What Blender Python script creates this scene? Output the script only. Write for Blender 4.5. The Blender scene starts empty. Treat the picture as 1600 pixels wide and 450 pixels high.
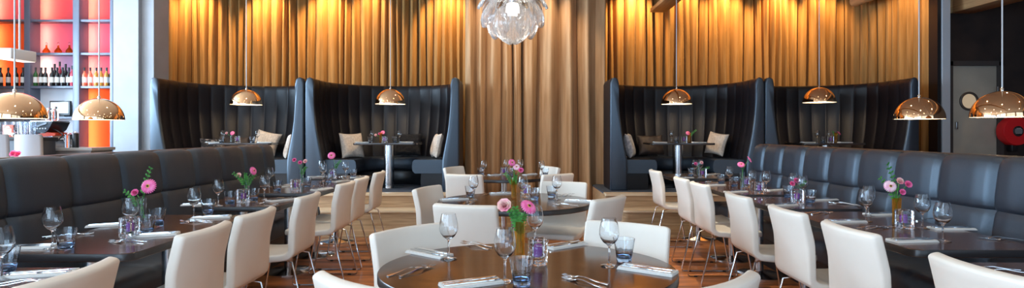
import bpy, bmesh, math, random
from mathutils import Vector, Matrix
random.seed(7)
PI = math.pi
sc = bpy.context.scene
COL = sc.collection
F, CX, CY, HE = 860.0, 805.0, 206.0, 1.26      # focal length (px of the 1600x450 frame), vanishing point, eye height

def G(px, py, z):                               # photo point lying at height z -> floor-plan position
    Y = F * (HE - z) / (py - CY)
    return ((px - CX) * Y / F, Y)
def AT(px, py, Y):                              # photo point at depth Y -> 3D
    return Vector(((px - CX) * Y / F, Y, HE - (py - CY) * Y / F))

# ------------------------------------------------------------------ materials
def mat(name, col=(.8, .8, .8), rough=.5, metal=0., spec=.5, coat=0., sheen=0., trans=0., emis=None, estr=0., sss=0.):
    m = bpy.data.materials.new(name); m.use_nodes = True
    b = m.node_tree.nodes['Principled BSDF']
    b.inputs['Base Color'].default_value = (*col, 1)
    b.inputs['Roughness'].default_value = rough
    b.inputs['Metallic'].default_value = metal
    b.inputs['Specular IOR Level'].default_value = spec
    b.inputs['Coat Weight'].default_value = coat
    b.inputs['Coat Roughness'].default_value = .08
    b.inputs['Sheen Weight'].default_value = sheen
    b.inputs['Transmission Weight'].default_value = trans
    if emis: 
        b.inputs['Emission Color'].default_value = (*emis, 1); b.inputs['Emission Strength'].default_value = estr
    return m
def noise_mix(m, c1, c2, scale=(1, 1, 1), nscale=5., detail=4., lo=.35, hi=.65, bump=0., bdist=.01, wave=False):
    nt = m.node_tree; N = nt.nodes; L = nt.links; b = N['Principled BSDF']
    tc = N.new('ShaderNodeTexCoord'); mp = N.new('ShaderNodeMapping'); mp.inputs['Scale'].default_value = scale
    L.new(tc.outputs['Object'], mp.inputs['Vector'])
    nz = N.new('ShaderNodeTexNoise'); nz.inputs['Scale'].default_value = nscale; nz.inputs['Detail'].default_value = detail
    L.new(mp.outputs[0], nz.inputs['Vector'])
    r = N.new('ShaderNodeValToRGB'); r.color_ramp.elements[0].position = lo; r.color_ramp.elements[1].position = hi
    r.color_ramp.elements[0].color = (*c1, 1); r.color_ramp.elements[1].color = (*c2, 1)
    L.new(nz.outputs['Fac'], r.inputs[0]); L.new(r.outputs[0], b.inputs['Base Color'])
    if bump:
        bp = N.new('ShaderNodeBump'); bp.inputs['Strength'].default_value = bump; bp.inputs['Distance'].default_value = bdist
        L.new(nz.outputs['Fac'], bp.inputs['Height']); L.new(bp.outputs[0], b.inputs['Normal'])
    return m
def glass_mat(name, tint=(1, 1, 1), rough=0., ior=1.45, body=None, bodyw=0.):
    m = bpy.data.materials.new(name); m.use_nodes = True
    nt = m.node_tree; N = nt.nodes; L = nt.links; N.clear()
    o = N.new('ShaderNodeOutputMaterial'); g = N.new('ShaderNodeBsdfGlass'); g.inputs['Color'].default_value = (*tint, 1); g.inputs['Roughness'].default_value = rough; g.inputs['IOR'].default_value = ior
    if not bodyw: L.new(g.outputs[0], o.inputs[0]); return m
    d = N.new('ShaderNodeBsdfTranslucent'); d.inputs[0].default_value = (*body, 1)
    m1 = N.new('ShaderNodeMixShader'); m1.inputs[0].default_value = bodyw
    L.new(g.outputs[0], m1.inputs[1]); L.new(d.outputs[0], m1.inputs[2]); L.new(m1.outputs[0], o.inputs[0])
    return m

M = {}
M['leather'] = noise_mix(mat('black_leather_blue_sheen', (.014, .013, .015), .50, spec=1.), (.008, .011, .019), (.013, .017, .027), nscale=160, bump=.12, bdist=.002)
M['leather'].node_tree.nodes['Principled BSDF'].inputs['IOR'].default_value = 1.6
M['leather'].node_tree.nodes['Principled BSDF'].inputs['Specular Tint'].default_value = (.68, .84, 1, 1)  # blue daylight sheen put into the specular tint of the blue-black leather
M['leather_booth'] = noise_mix(mat('black_booth_leather', (.014, .013, .015), .40, spec=.30), (.006, .0055, .008), (.012, .011, .014), nscale=160, bump=.1, bdist=.002)
M['cream'] = noise_mix(mat('cream_leather', (.7, .6, .48), .42, spec=.4), (.82, .755, .66), (.85, .79, .70), nscale=5, bump=.0)
M['chrome'] = mat('chrome', (.75, .76, .78), .12, 1.)
M['steel'] = mat('brushed_steel', (.62, .63, .65), .22, 1.)
M['cutlery'] = mat('cutlery_steel', (.72, .72, .72), .14, 1.)
M['copper'] = mat('copper_mirror', (.95, .60, .34), .04, 1.)
M['white_inner'] = mat('white_enamel', (.85, .8, .72), .4)
M['bulb'] = mat('bulb_glow', (1, .9, .7), .4, emis=(1, .8, .5), estr=12.)
M['hope'] = mat('bright_bulb', (1, 1, 1), .4, emis=(1, .93, .82), estr=22.)
M['rubber'] = mat('black_rubber', (.01, .01, .01), .6)
M['black'] = mat('black_lacquer', (.012, .012, .014), .3)
M['grey'] = mat('grey_paint', (.28, .29, .30), .5)
M['edge'] = mat('table_edge', (.018, .014, .014), .3)
def wood(name, c1, c2, scale, rough, coat=.3, bump=.05):
    return noise_mix(mat(name, c1, rough, coat=coat), c1, c2, scale=scale, nscale=3.5, detail=8, lo=.3, hi=.7, bump=bump, bdist=.002)
M['wood'] = wood('dark_walnut_top', (.018, .006, .003), (.115, .043, .016), (1.2, 14, 3), .17, .04)
M['wood_l'] = wood('lighter_walnut_top', (.035, .012, .006), (.110, .042, .019), (14, 1.2, 3), .2)
M['oak'] = wood('pale_oak', (.60, .42, .25), (.84, .67, .46), (.8, 14, 14), .35, .1)
M['riser'] = wood('oak_riser', (.34, .20, .10), (.56, .37, .21), (.8, 14, 14), .4, .05)
M['beam'] = wood('beam_oak', (.36, .20, .09), (.5, .3, .14), (14, .8, 14), .5, 0)
M['napkin'] = mat('white_linen', (.80, .79, .76), .8)
M['glass'] = glass_mat('clear_glass', (.98, .99, 1))
M['glass_b'] = glass_mat('tumbler_glass', (.96, .98, 1))
M['base_b'] = glass_mat('thick_blue_glass_base', (.72, .83, .96))
M['block'] = glass_mat('moulded_glass', (.97, .98, 1))
M['amber'] = glass_mat('amber_glass', (1, .86, .55), body=(.98, .62, .22), bodyw=.28)
M['acrylic'] = glass_mat('clear_acrylic', (.98, .99, 1), .02, 1.49, (.95, .97, 1), .13)
M['purple'] = mat('purple_wax', (.20, .02, .27), .4)
M['pink'] = noise_mix(mat('pink_petal', (.9, .2, .45), .6), (.85, .09, .32), (.92, .24, .48), nscale=60)
M['pink_l'] = noise_mix(mat('pale_pink_petal', (.9, .5, .6), .6), (.92, .40, .55), (.95, .72, .76), nscale=40)
M['rose'] = noise_mix(mat('cream_pink_rose', (.9, .6, .55), .6), (.92, .74, .62), (.90, .28, .42), nscale=18)
M['green'] = noise_mix(mat('leaf_green', (.05, .22, .04), .5), (.03, .16, .03), (.10, .34, .06), nscale=30)
M['disc_y'] = mat('yellow_disc', (.75, .45, .05), .7)
M['disc_b'] = mat('dark_disc', (.03, .015, .01), .7)

# ------------------------------------------------------------------ mesh builder
class MB:
    def __init__(s): s.v = []; s.f = []
    def add(s, vs, fs):
        b = len(s.v); s.v += [tuple(v) for v in vs]; s.f += [tuple(b + i for i in f) for f in fs]; return s
    def box(s, x0, y0, z0, x1, y1, z1, bev=0.):
        if bev <= 0:
            vs = [(x, y, z) for z in (z0, z1) for y in (y0, y1) for x in (x0, x1)]
            return s.add(vs, [(0, 2, 3, 1), (4, 5, 7, 6), (0, 1, 5, 4), (2, 6, 7, 3), (0, 4, 6, 2), (1, 3, 7, 5)])
        bm = bmesh.new(); bmesh.ops.create_cube(bm, size=1)
        for v in bm.verts:
            v.co = Vector(((x0 + x1) / 2 + v.co.x * (x1 - x0), (y0 + y1) / 2 + v.co.y * (y1 - y0), (z0 + z1) / 2 + v.co.z * (z1 - z0)))
        bmesh.ops.bevel(bm, geom=bm.edges[:], offset=bev, segments=3, affect='EDGES', profile=.5)
        bm.verts.index_update()
        s.add([v.co[:] for v in bm.verts], [[v.index for v in f.verts] for f in bm.faces]); bm.free(); return s
    def rings(s, rings, closed=True, cap0=True, cap1=True, loop=False):
        n = len(rings[0]); b = len(s.v)
        for r in rings: s.v += [tuple(p) for p in r]
        m = len(rings); kk = n if closed else n - 1
        for i in range(m if loop else m - 1):
            j = (i + 1) % m
            for k in range(kk):
                l = (k + 1) % n
                s.f.append((b + i * n + k, b + i * n + l, b + j * n + l, b + j * n + k))
        if closed and not loop:
            if cap0: s.f.append(tuple(b + k for k in range(n))[::-1])
            if cap1: s.f.append(tuple(b + (m - 1) * n + k for k in range(n)))
        return s
    def lathe(s, prof, n=24, c=(0, 0, 0), cap0=True, cap1=True, sx=1., sy=1.):
        return s.rings([[(c[0] + r * sx * math.cos(2 * PI * k / n), c[1] + r * sy * math.sin(2 * PI * k / n), c[2] + z) for k in range(n)] for r, z in prof], True, cap0, cap1)
    def tube(s, pts, r, n=8, cap=True, rs=None):
        pts = [Vector(p) for p in pts]; R = []
        up = None
        for i, p in enumerate(pts):
            d = (pts[min(i + 1, len(pts) - 1)] - pts[max(i - 1, 0)]).normalized()
            if up is None:
                up = Vector((0, 0, 1)) if abs(d.z) < .9 else Vector((1, 0, 0))
            a = d.cross(up).normalized(); up = a.cross(d).normalized()
            rr = rs[i] if rs else r
            R.append([p + (a * math.cos(2 * PI * k / n) + up * math.sin(2 * PI * k / n)) * rr for k in range(n)])
        return s.rings(R, True, cap, cap)
    def prism(s, poly, z0, z1, axis='z'):
        def w(a, b, c): return (a, b, c) if axis == 'z' else ((a, c, b) if axis == 'y' else (c, a, b))
        return s.rings([[w(x, y, z0) for x, y in poly], [w(x, y, z1) for x, y in poly]])
    def grid(s, fn, nu, nv, thick=0.):
        P = [[Vector(fn(i / nu, j / nv)) for j in range(nv + 1)] for i in range(nu + 1)]
        if not thick:
            b = len(s.v)
            for r in P: s.v += [tuple(p) for p in r]
            for i in range(nu):
                for j in range(nv):
                    a = b + i * (nv + 1) + j; s.f.append((a, a + nv + 1, a + nv + 2, a + 1))
            return s
        Q = []
        for i in range(nu + 1):
            row = []
            for j in range(nv + 1):
                du = P[min(i + 1, nu)][j] - P[max(i - 1, 0)][j]; dv = P[i][min(j + 1, nv)] - P[i][max(j - 1, 0)]
                nn = du.cross(dv); nn = nn.normalized() if nn.length > 1e-9 else Vector((0, 0, 1))
                row.append(P[i][j] - nn * thick)
            Q.append(row)
        b = len(s.v); w = nv + 1; tot = (nu + 1) * w
        for A in (P, Q):
            for r in A: s.v += [tuple(p) for p in r]
        for i in range(nu):
            for j in range(nv):
                a = b + i * w + j; s.f.append((a, a + w, a + w + 1, a + 1)); c = a + tot; s.f.append((c, c + 1, c + w + 1, c + w))
        ed = [(i, 0) for i in range(nu)] + [(nu, j) for j in range(nv)] + [(i, nv) for i in range(nu, 0, -1)] + [(0, j) for j in range(nv, 0, -1)]
        for q in range(len(ed)):
            (i, j), (k, l) = ed[q], ed[(q + 1) % len(ed)]
            a, c = b + i * w + j, b + k * w + l; s.f.append((a, a + tot, c + tot, c))
        return s
    def xf(s, m):
        s.v = [tuple(m @ Vector(v)) for v in s.v]; return s
    def mesh(s, name, m, smooth=True, ang=40):
        me = bpy.data.meshes.new(name); me.from_pydata(s.v, [], s.f)
        bm = bmesh.new(); bm.from_mesh(me); bmesh.ops.recalc_face_normals(bm, faces=bm.faces); bm.to_mesh(me); bm.free()
        for x in (m if isinstance(m, (list, tuple)) else [m]): me.materials.append(x)
        if smooth:
            me.polygons.foreach_set('use_smooth', [True] * len(me.polygons)); me.set_sharp_from_angle(angle=math.radians(ang))
        me.update(); return me
    def obj(s, name, m, parent=None, smooth=True, ang=40):
        o = bpy.data.objects.new(name, s.mesh(name, m, smooth, ang)); COL.objects.link(o)
        if parent: o.parent = parent
        return o

def tag(o, label=None, cat=None, group=None, kind=None):
    if label: o['label'] = label
    if cat: o['category'] = cat
    if group: o['group'] = group
    if kind: o['kind'] = kind
    return o
def empty(name, loc=(0, 0, 0), rz=0.):
    o = bpy.data.objects.new(name, None); o.empty_display_size = .1; COL.objects.link(o); o.location = loc; o.rotation_euler = (0, 0, rz); return o
def thing(name, label, cat, loc=(0, 0, 0), rz=0., group=None):
    return tag(empty(name, loc, rz), label, cat, group)
def struct(name, mb, m, smooth=False, label=None):
    return tag(mb.obj(name, m, None, smooth), label, None, None, 'structure')
KIDS = {}
def copy_tree(o, parent=None):
    c = o.copy(); COL.objects.link(c)
    if parent: c.parent = parent
    for ch in o.children: copy_tree(ch, c)
    return c
PROTOS = []
def proto(o): PROTOS.append(o); return o
def place(p, loc, rz=0., label=None, cat=None, group=None, rot=None):
    c = copy_tree(p); c.location = loc; c.rotation_euler = rot or (0, 0, rz)
    return tag(c, label, cat, group)
def kill(o):
    for c in list(o.children): kill(c)
    bpy.data.objects.remove(o)

def rrect(w, h, r, n=4):                       # rounded rectangle outline
    r = min(r, w / 2 - 1e-5, h / 2 - 1e-5); P = []
    for cx, cy, a0 in ((w / 2 - r, h / 2 - r, 0), (-w / 2 + r, h / 2 - r, 90), (-w / 2 + r, -h / 2 + r, 180), (w / 2 - r, -h / 2 + r, 270)):
        for k in range(n + 1):
            a = math.radians(a0 + 90 * k / n); P.append((cx + r * math.cos(a), cy + r * math.sin(a)))
    return P

# ------------------------------------------------------------------ room shell
XL, XR, YF, YB, ZC = -9.3, 9.0, -2.6, 10.7, 4.0
m = mat('brown_floor', (.2, .07, .02), .42, coat=.04)
noise_mix(m, (.20, .062, .02), (.66, .24, .075), scale=(.35, 2.6, 1), nscale=4, detail=7, lo=.36, hi=.62, bump=.03)
struct('floor', MB().box(XL, YF, -.1, XR, YB, 0), m)
struct('ceiling', MB().box(XL, YF, ZC, XR, YB, ZC + .15), mat('ceiling_paint', (.62, .57, .50), .8))
# boarded oak floor in front of the booths
m = mat('oak_boards', (.5, .35, .2), .3, coat=.2)
nt = m.node_tree; N = nt.nodes; L = nt.links
tc = N.new('ShaderNodeTexCoord'); br = N.new('ShaderNodeTexBrick'); L.new(tc.outputs['Object'], br.inputs['Vector'])
br.inputs['Scale'].default_value = 1.; br.inputs['Brick Width'].default_value = 1.7; br.inputs['Row Height'].default_value = .085; br.inputs['Mortar Size'].default_value = .003
br.inputs['Color1'].default_value = (.40, .21, .09, 1); br.inputs['Color2'].default_value = (.72, .48, .27, 1); br.inputs['Mortar'].default_value = (.16, .08, .03, 1)
mp = N.new('ShaderNodeMapping'); mp.inputs['Scale'].default_value = (1.5, 30, 1); L.new(tc.outputs['Object'], mp.inputs['Vector'])
nz = N.new('ShaderNodeTexNoise'); nz.inputs['Scale'].default_value = 2; nz.inputs['Detail'].default_value = 6; L.new(mp.outputs[0], nz.inputs['Vector'])
mx = N.new('ShaderNodeMix'); mx.data_type = 'RGBA'; mx.blend_type = 'MULTIPLY'; mx.inputs[0].default_value = .55
L.new(br.outputs['Color'], mx.inputs[6]); L.new(nz.outputs['Color'], mx.inputs[7]); L.new(mx.outputs[2], N['Principled BSDF'].inputs['Base Color'])
struct('floor_boards', MB().box(-6.3, 6.55, 0, 6.6, YB - .1, .004), m)
darkwall = noise_mix(mat('dark_wall', (.02, .014, .013), .55), (.016, .011, .011), (.032, .020, .017), nscale=3)
warmwall = mat('side_wall', (.45, .38, .30), .8)
struct('wall_back', MB().box(XL, YB, 0, XR, YB + .15, ZC), darkwall)
struct('wall_right', MB().box(XR, YF, 0, XR + .15, YB, ZC), mat('brown_side_wall', (.05, .035, .028), .7))
w = MB().box(XL - .15, YF, 0, XL, YB, .5).box(XL - .15, YF, 3.6, XL, YB, ZC)
for y0, y1 in ((YF, -2.1), (1.8, 2.1), (5.0, 5.3), (8.0, YB)): w.box(XL - .15, y0, .5, XL, y1, 3.6)
struct('wall_left', w, warmwall)
struct('wall_light_blocker', MB().box(XL + .01, 8.1, 0, -8.0, 8.25, ZC), warmwall)  # unseen wall added to keep side-window light off the bar shelves
w = MB().box(XL, YF - .15, 0, XR, YF, .4).box(XL, YF - .15, 3.7, XR, YF, ZC)
WX = [(-8.6, -4.6), (-4.1, -.1), (.4, 4.4), (4.9, 8.5)]
for x0, x1 in [(XL, -8.6), (-4.6, -4.1), (-.1, .4), (4.4, 4.9), (8.5, XR)]: w.box(x0, YF - .15, .4, x1, YF, 3.7)
struct('wall_front', w, warmwall)
fm = mat('window_frame', (.5, .5, .5), .5)
for i, (x0, x1) in enumerate(WX):
    f = MB(); xm = (x0 + x1) / 2
    for a, b in ((x0, x0 + .06), (xm - .03, xm + .03), (x1 - .06, x1)): f.box(a, YF - .12, .4, b, YF - .04, 3.7)
    for a, b in ((.4, .46), (2.7, 2.76), (3.64, 3.7)): f.box(x0, YF - .12, a, x1, YF - .04, b)
    struct('window_%d' % (i + 1), f, fm)
for i, (y0, y1) in enumerate([(-2.1, 1.8), (2.1, 5.0), (5.3, 8.0)]):  # last window is unseen, added to put sheen on the door-side banquette
    f = MB(); ym = (y0 + y1) / 2
    for a, b in ((y0, y0 + .06), (ym - .03, ym + .03), (y1 - .06, y1)): f.box(XL - .12, a, .5, XL - .04, b, 3.6)
    for a, b in ((.5, .56), (3.54, 3.6)): f.box(XL - .12, y0, a, XL - .04, y1, b)
    struct('window_%d' % (i + 5), f, fm)
# partition with the grey door beyond the curtain on the door side
PY = 8.75
struct('wall_partition', MB().box(6.62, PY, 0, 6.89, PY + .12, ZC).box(6.89, PY, 2.36, 7.72, PY + .12, ZC).box(7.72, PY, 0, XR, PY + .12, ZC).box(6.89, PY + .1, 0, 7.72, PY + .12, 2.36), darkwall)
d = tag(MB().box(6.94, PY + .02, .02, 7.67, PY + .07, 2.31, .004).obj('door_1', noise_mix(mat('grey_green_door', (.17, .16, .14), .45), (.36, .345, .30), (.44, .42, .36), nscale=2)), None, None, None, 'structure')
f = MB().box(6.87, PY - .03, 0, 6.94, PY + .09, 2.38).box(7.67, PY - .03, 0, 7.745, PY + .09, 2.38).box(6.87, PY - .03, 2.31, 7.745, PY + .09, 2.385)
f.obj('door_frame', mat('dark_door_frame', (.05, .045, .045), .45), d)
pc = AT(1515, 158, PY); 
rg = []
for rr, yy in ((.15, 0), (.15, -.018), (.142, -.024), (.122, -.024), (.115, -.016), (.115, 0)):
    rg.append([(pc.x + rr * math.cos(2 * PI * k / 32), PY + .02 + yy, pc.z + rr * math.sin(2 * PI * k / 32)) for k in range(32)])
MB().rings(rg, True, False, False).obj('porthole_ring', mat('porthole_rim', (.07, .06, .055), .35), d)
MB().rings([[(pc.x + .116 * math.cos(2 * PI * k / 32), PY + .012 + yy, pc.z + .116 * math.sin(2 * PI * k / 32)) for k in range(32)] for yy in (.006, 0)]).obj('porthole_pane', mat('lit_porthole', (.55, .42, .30), .3, emis=(1, .78, .5), estr=.35), d)
MB().box(7.64, PY - .035, 1.72, 7.66, PY - .028, 1.98, .003).obj('door_hinge', M['steel'], d)
MB().box(7.0, PY - .02, 1.3, 7.03, PY + .02, 1.42, .004).obj('door_handle', M['steel'], d)
struct('column_post', MB().box(6.52, 8.4, 0, 6.645, 8.52, ZC, .006), mat('pale_blue_steel', (.42, .47, .53), .3))
struct('column_gap_strip', MB().box(6.46, 8.42, 0, 6.515, 8.6, ZC), M['black'])  # black strip standing in for the dark gap between curtain and post
struct('column_pillar', MB().box(-6.18, 8.46, 0, -5.79, 8.53, ZC, .006).box(-6.18, 8.53, 0, -5.60, 8.9, ZC, .006), noise_mix(mat('white_plaster', (.5, .52, .55), .7), (.30, .315, .335), (.34, .35, .37), nscale=3))
# hanging oak beams
for i, (x0, x1, z0, z1, y1, rnd) in enumerate([(2.34, 2.62, 3.33, 3.40, 9.55, 0), (5.80, 5.98, 3.43, 3.61, 9.55, 1), (6.86, 7.25, 3.13, 3.45, 8.7, 0)]):
    b = MB()
    if rnd: b.rings([[((x0 + x1) / 2 + .09 * math.cos(2 * PI * k / 20), y, (z0 + z1) / 2 + .09 * math.sin(2 * PI * k / 20)) for k in range(20)] for y in (0.5, y1 - .03, y1)])
    else: b.box(x0, .5, z0, x1, y1, z1, .01)
    for y in (2., 5., 8.): b.box((x0 + x1) / 2 - .02, y, z1 - .02, (x0 + x1) / 2 + .02, y + .04, ZC)
    struct('ceiling_beam', b, M['beam'], True)

# raised booth platforms with oak risers, and their steps
PZ = .409
carpet = noise_mix(mat('slate_carpet', (.05, .06, .085), .9), (.035, .042, .06), (.07, .085, .115), nscale=60)
def platform(x0, x1, rl, rr):
    def outline(y0, y1, r0, r1, n=8):
        P = [(x0, y1)]
        for k in range(n + 1):
            a = PI + PI / 2 * k / n; P.append((x0 + r0 + r0 * math.cos(a), y0 + r0 + r0 * math.sin(a)))
        for k in range(n + 1):
            a = 1.5 * PI + PI / 2 * k / n; P.append((x1 - r1 + r1 * math.cos(a), y0 + r1 + r1 * math.sin(a)))
        return P + [(x1, y1)]
    return outline
for nm, x0, x1, sx0, sx1 in (('bar', -6.1, -.76, -6.1, -.95), ('door', 1.24, 6.4, 1.40, 6.4)):
    o = platform(x0, x1, 0, 0)
    p = tag(MB().prism(o(7.62, YB - .3, .02, .02), .004, PZ - .02).obj('floor_platform', M['riser']), None, None, None, 'structure')
    MB().prism(o(7.72, YB - .3, .02, .02), PZ - .02, PZ).obj('carpet', carpet, p)
    MB().prism(o(7.585, 7.73, .02, .02), PZ - .03, PZ + .004).obj('nosing', M['oak'], p)
    o2 = platform(sx0, sx1, 0, 0)
    s = tag(MB().prism(o2(7.36, 7.615, .12, .12), .004, .185).obj('floor_step', M['riser']), None, None, None, 'structure')
    MB().prism(o2(7.325, 7.615, .13, .13), .185, .212).obj('tread', M['oak'], s)

# ------------------------------------------------------------------ curtains
def velvet(name, c1, c2):
    m = noise_mix(mat(name, c1, .75, sheen=.2, spec=.2), c1, c2, scale=(9, 9, .6), nscale=2, detail=4)
    m.node_tree.nodes['Principled BSDF'].inputs['Sheen Tint'].default_value = (1, .8, .55, 1); return m
M['velvet'] = velvet('gold_brown_velvet', (.27, .135, .038), (.40, .21, .068))
M['velvet_c'] = velvet('taupe_velvet', (.38, .21, .10), (.52, .32, .175))
def curtain(name, pts, z0, z1, pitch, amp, m, label, seed, parts=None):
    rnd = random.Random(seed)
    P = [Vector((x, y, 0)) for x, y in pts]; seg = [(P[i + 1] - P[i]).length for i in range(len(P) - 1)]; tot = sum(seg)
    def pos(s):
        i = 0
        while i < len(seg) - 1 and s > seg[i]: s -= seg[i]; i += 1
        d = (P[i + 1] - P[i]).normalized(); return P[i] + d * s, Vector((d.y, -d.x, 0))
    kn = [0.]; 
    while kn[-1] < tot: kn.append(kn[-1] + pitch * rnd.uniform(.6, 1.45))
    am = [amp * rnd.uniform(.55, 1.15) for _ in kn]
    cols = []
    for i in range(len(kn) - 1):
        for k in range(18):
            t = k / 18; s = kn[i] + (kn[i + 1] - kn[i]) * t
            if s > tot: break
            a = am[i] * (1 - t) + am[i + 1] * t
            cols.append((s, a * (2.1 * abs(math.sin(PI * t)) ** .75 - 1.1 + .18 * math.sin(4 * PI * t + i)), i + t))
    nz = 10; rows = []
    for s, off, ph in cols:
        p, n = pos(s); d = Vector((-n.y, n.x, 0)); col = []
        for j in range(nz + 1):
            v = j / nz; z = z0 + (z1 - z0) * v
            wob = .014 * math.sin(ph * 1.7 + v * 4) ; 
            q = p + n * (off * (1.12 - .25 * v) + .5 * wob) + d * wob; col.append((q.x, q.y, z))
        rows.append(col)
    mb = MB(); w = nz + 1
    for c in rows: mb.v += c
    for i in range(len(rows) - 1):
        for j in range(nz): a = i * w + j; mb.f.append((a, a + w, a + w + 1, a + 1))
    o = mb.obj(name, m, None, True, 80)
    so = o.modifiers.new('thick', 'SOLIDIFY'); so.thickness = .006
    return tag(o, label, 'curtain')
curtain('velvet_curtain', [(-6.35, 9.75), (-5.9, 10.15), (-.9, 10.15), (-.55, 9.9)], .42, ZC - .01, .165, .085, M['velvet'], 'gold velvet curtain behind the two booths beside the bar', 1)
curtain('velvet_curtain', [(1.2, 9.9), (1.6, 10.15), (6.0, 10.15), (6.2, 10.05)], .42, ZC - .01, .165, .085, M['velvet'], 'gold velvet curtain behind the two booths on the grey door side', 2)
curtain('velvet_curtain', [(5.98, 10.0), (6.33, 9.4), (6.49, 8.78), (6.57, 8.64)], .42, ZC - .01, .14, .045, M['velvet'], 'short velvet curtain hanging beside the pale steel post', 3)
curtain('velvet_curtain', [(-.80, 9.0), (-.74, 8.93), (1.34, 8.93), (1.40, 9.0)], .006, ZC - .01, .25, .125, M['velvet_c'], 'taupe velvet curtain falling to the floor between the two booth pairs', 4)

# ------------------------------------------------------------------ booths
HW, BD, BH = 1.118, 1.52, 1.635
def booth_path(n=200):
    st = .5; dep = BD - st
    P = []
    dense = [(-HW, st * k / 40) for k in range(40)]
    dense += [(-HW * math.cos(PI * k / 400), st + dep * math.sin(PI * k / 400)) for k in range(401)]
    dense += [(HW, st * (1 - k / 40)) for k in range(1, 41)]
    D = [0.]
    for i in range(1, len(dense)): D.append(D[-1] + math.hypot(dense[i][0] - dense[i - 1][0], dense[i][1] - dense[i - 1][1]))
    j = 0
    for i in range(n + 1):
        s = D[-1] * i / n
        while j < len(D) - 2 and D[j + 1] < s: j += 1
        t = (s - D[j]) / (D[j + 1] - D[j]); a, b = dense[j], dense[j + 1]
        p = Vector((a[0] + (b[0] - a[0]) * t, a[1] + (b[1] - a[1]) * t)); d = Vector((b[0] - a[0], b[1] - a[1])).normalized()
        P.append((p, Vector((d.y, -d.x)), s))
    return P, D[-1]
def build_booth():
    root = empty('booth_sofa')
    NCH = 19; path, tot = booth_path(NCH * 12)
    tz = [(.30, .25), (.44, .245), (.55, .225), (.7, .195), (.85, .168), (1.0, .148), (1.15, .134), (1.3, .126), (1.45, .124), (1.55, .128), (1.60, .120), (1.625, .10), (1.635, .07)]
    tz = [(t, z) for z, t in tz]
    R = []
    for i, (p, n, s) in enumerate(path):
        ph = (i % 12) / 12; bul = abs(math.sin(PI * ph)) ** .55
        end = min(1, min(i, len(path) - 1 - i) / 4)
        ring = [(0.012, .0), (0., .05), (0., 1.58), (.02, 1.625)]
        cs = [(o, z) for o, z in ring]
        for t, z in reversed(tz):
            k = .016 * (bul - .7) * (0.6 if z > 1.6 else 1.)
            cs.append((t + k * end, z))
        cs.append((.20, .0))
        rr = []
        for o, z in cs:
            q = p + n * o; rr.append((q.x, q.y, z))
        R.append(rr)
    MB().rings(R).obj('backrest', M['leather_booth'], root, True, 60)
    # wing fronts: padded end panels following the profile
    prof = [(0.003, .0), (0.003, 1.56), (.03, 1.63), (.07, 1.642), (.11, 1.62), (.128, 1.55)] + [(t + .004, z) for t, z in reversed(tz[:-4])] + [(.25, .28), (.25, .0)]
    for sgn in (-1, 1):
        rings = []
        c = (.1, .8)
        for y, sc_ in ((.0, 1.), (-.022, 1.), (-.036, .965), (-.042, .90)):
            rings.append([(sgn * (HW - (c[0] + (o - c[0]) * (sc_ if sc_ == 1 else 1 - (1 - sc_) * 2.2))), y, c[1] + (z - c[1]) * (1 - (1 - sc_) * .25)) for o, z in prof])
        MB().rings(rings).obj('wing_panel', M['leather'], root, True, 50)  # blue-tinted leather, unlike the backrest's, stands in for daylight on the wings
    # seat: U-shaped cushion and recessed plinth
    def ushape(o0, o1, z0, z1, bev, y0, name, m, nb=True):
        R = []; pts = [q for q in path if True]
        for i, (p, n, s) in enumerate(pts):
            if p.y < y0 and (i < 100 or i > len(pts) - 100) and p.y < y0 - .001: continue
            seam = 0
            if nb:
                u = (s / tot * 7) % 1; seam = .012 * max(0, 1 - min(u, 1 - u) * 60)
            pr = [(o0, z0), (o1 - bev, z0), (o1, z0 + bev), (o1 + .008, (z0 + z1) / 2), (o1, z1 - bev), (o1 - bev * .4, z1 - bev * .35), (o1 - bev, z1), (o0, z1)]
            R.append([((p + n * o).x, (p + n * o).y, z - (seam if z >= z1 - bev else 0)) for o, z in pr])
        MB().rings(R).obj(name, m, root, True, 50)
    ushape(.19, .70, .24, .44, .035, .06, 'seat', M['leather'])  # blue-tinted leather again, for the bluish light on the seats
    ushape(.19, .58, .0, .24, .005, .10, 'plinth', M['black'], False)
    return root
bp = proto(build_booth())
BX = [-4.176, -1.926, 2.493, 4.735]; BY = 8.0
bl = ['tall curved black leather booth beside the white pillar', 'tall curved black leather booth with one cream pillow and black fur cushion',
      'tall curved black leather booth with grey, dark and beige pillows', 'tall curved black leather booth next to the pale steel post']
for x, l in zip(BX, bl): place(bp, (x, BY, PZ), 0, l, 'booth', 'channelled leather booths')

# booth tables
def tabletop_lathe(r, th, rx=1., ry=1., n=64):
    return MB().lathe([(r - .006, 0), (r, .006), (r, th - .004), (r - .004, th)], n, sx=rx, sy=ry)
def build_booth_table():
    root = empty('booth_table')
    pts = rrect(.95, .62, .06)
    MB().rings([[(x * s, y * s, z) for x, y in pts] for s, z in ((.99, .655), (1, .660), (1, .682), (.995, .686))]).obj('tabletop', mat('booth_table_top', (.035, .03, .03), .12, coat=.5), root)
    MB().lathe([(.078, .012), (.078, .655)], 32).obj('pillar_leg', M['steel'], root)
    MB().lathe([(.23, 0), (.23, .008), (.215, .013), (.085, .020), (.079, .03)], 40).obj('base_plate', M['chrome'], root)
    return root
bt = proto(build_booth_table())
bn = ['first booth from the bar', 'second booth from the bar', 'third booth from the bar', 'fourth booth from the bar']
BTY = 8.42; BTX = [(385 - CX) * BTY / F + .03, (608 - CX) * BTY / F, (1059 - CX) * BTY / F, (1288 - CX) * BTY / F]
for i in range(4): place(bt, (BTX[i], BTY, PZ), 0, 'dark table on thick steel pillar leg in %s' % bn[i], 'table', 'booth tables')

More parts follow.
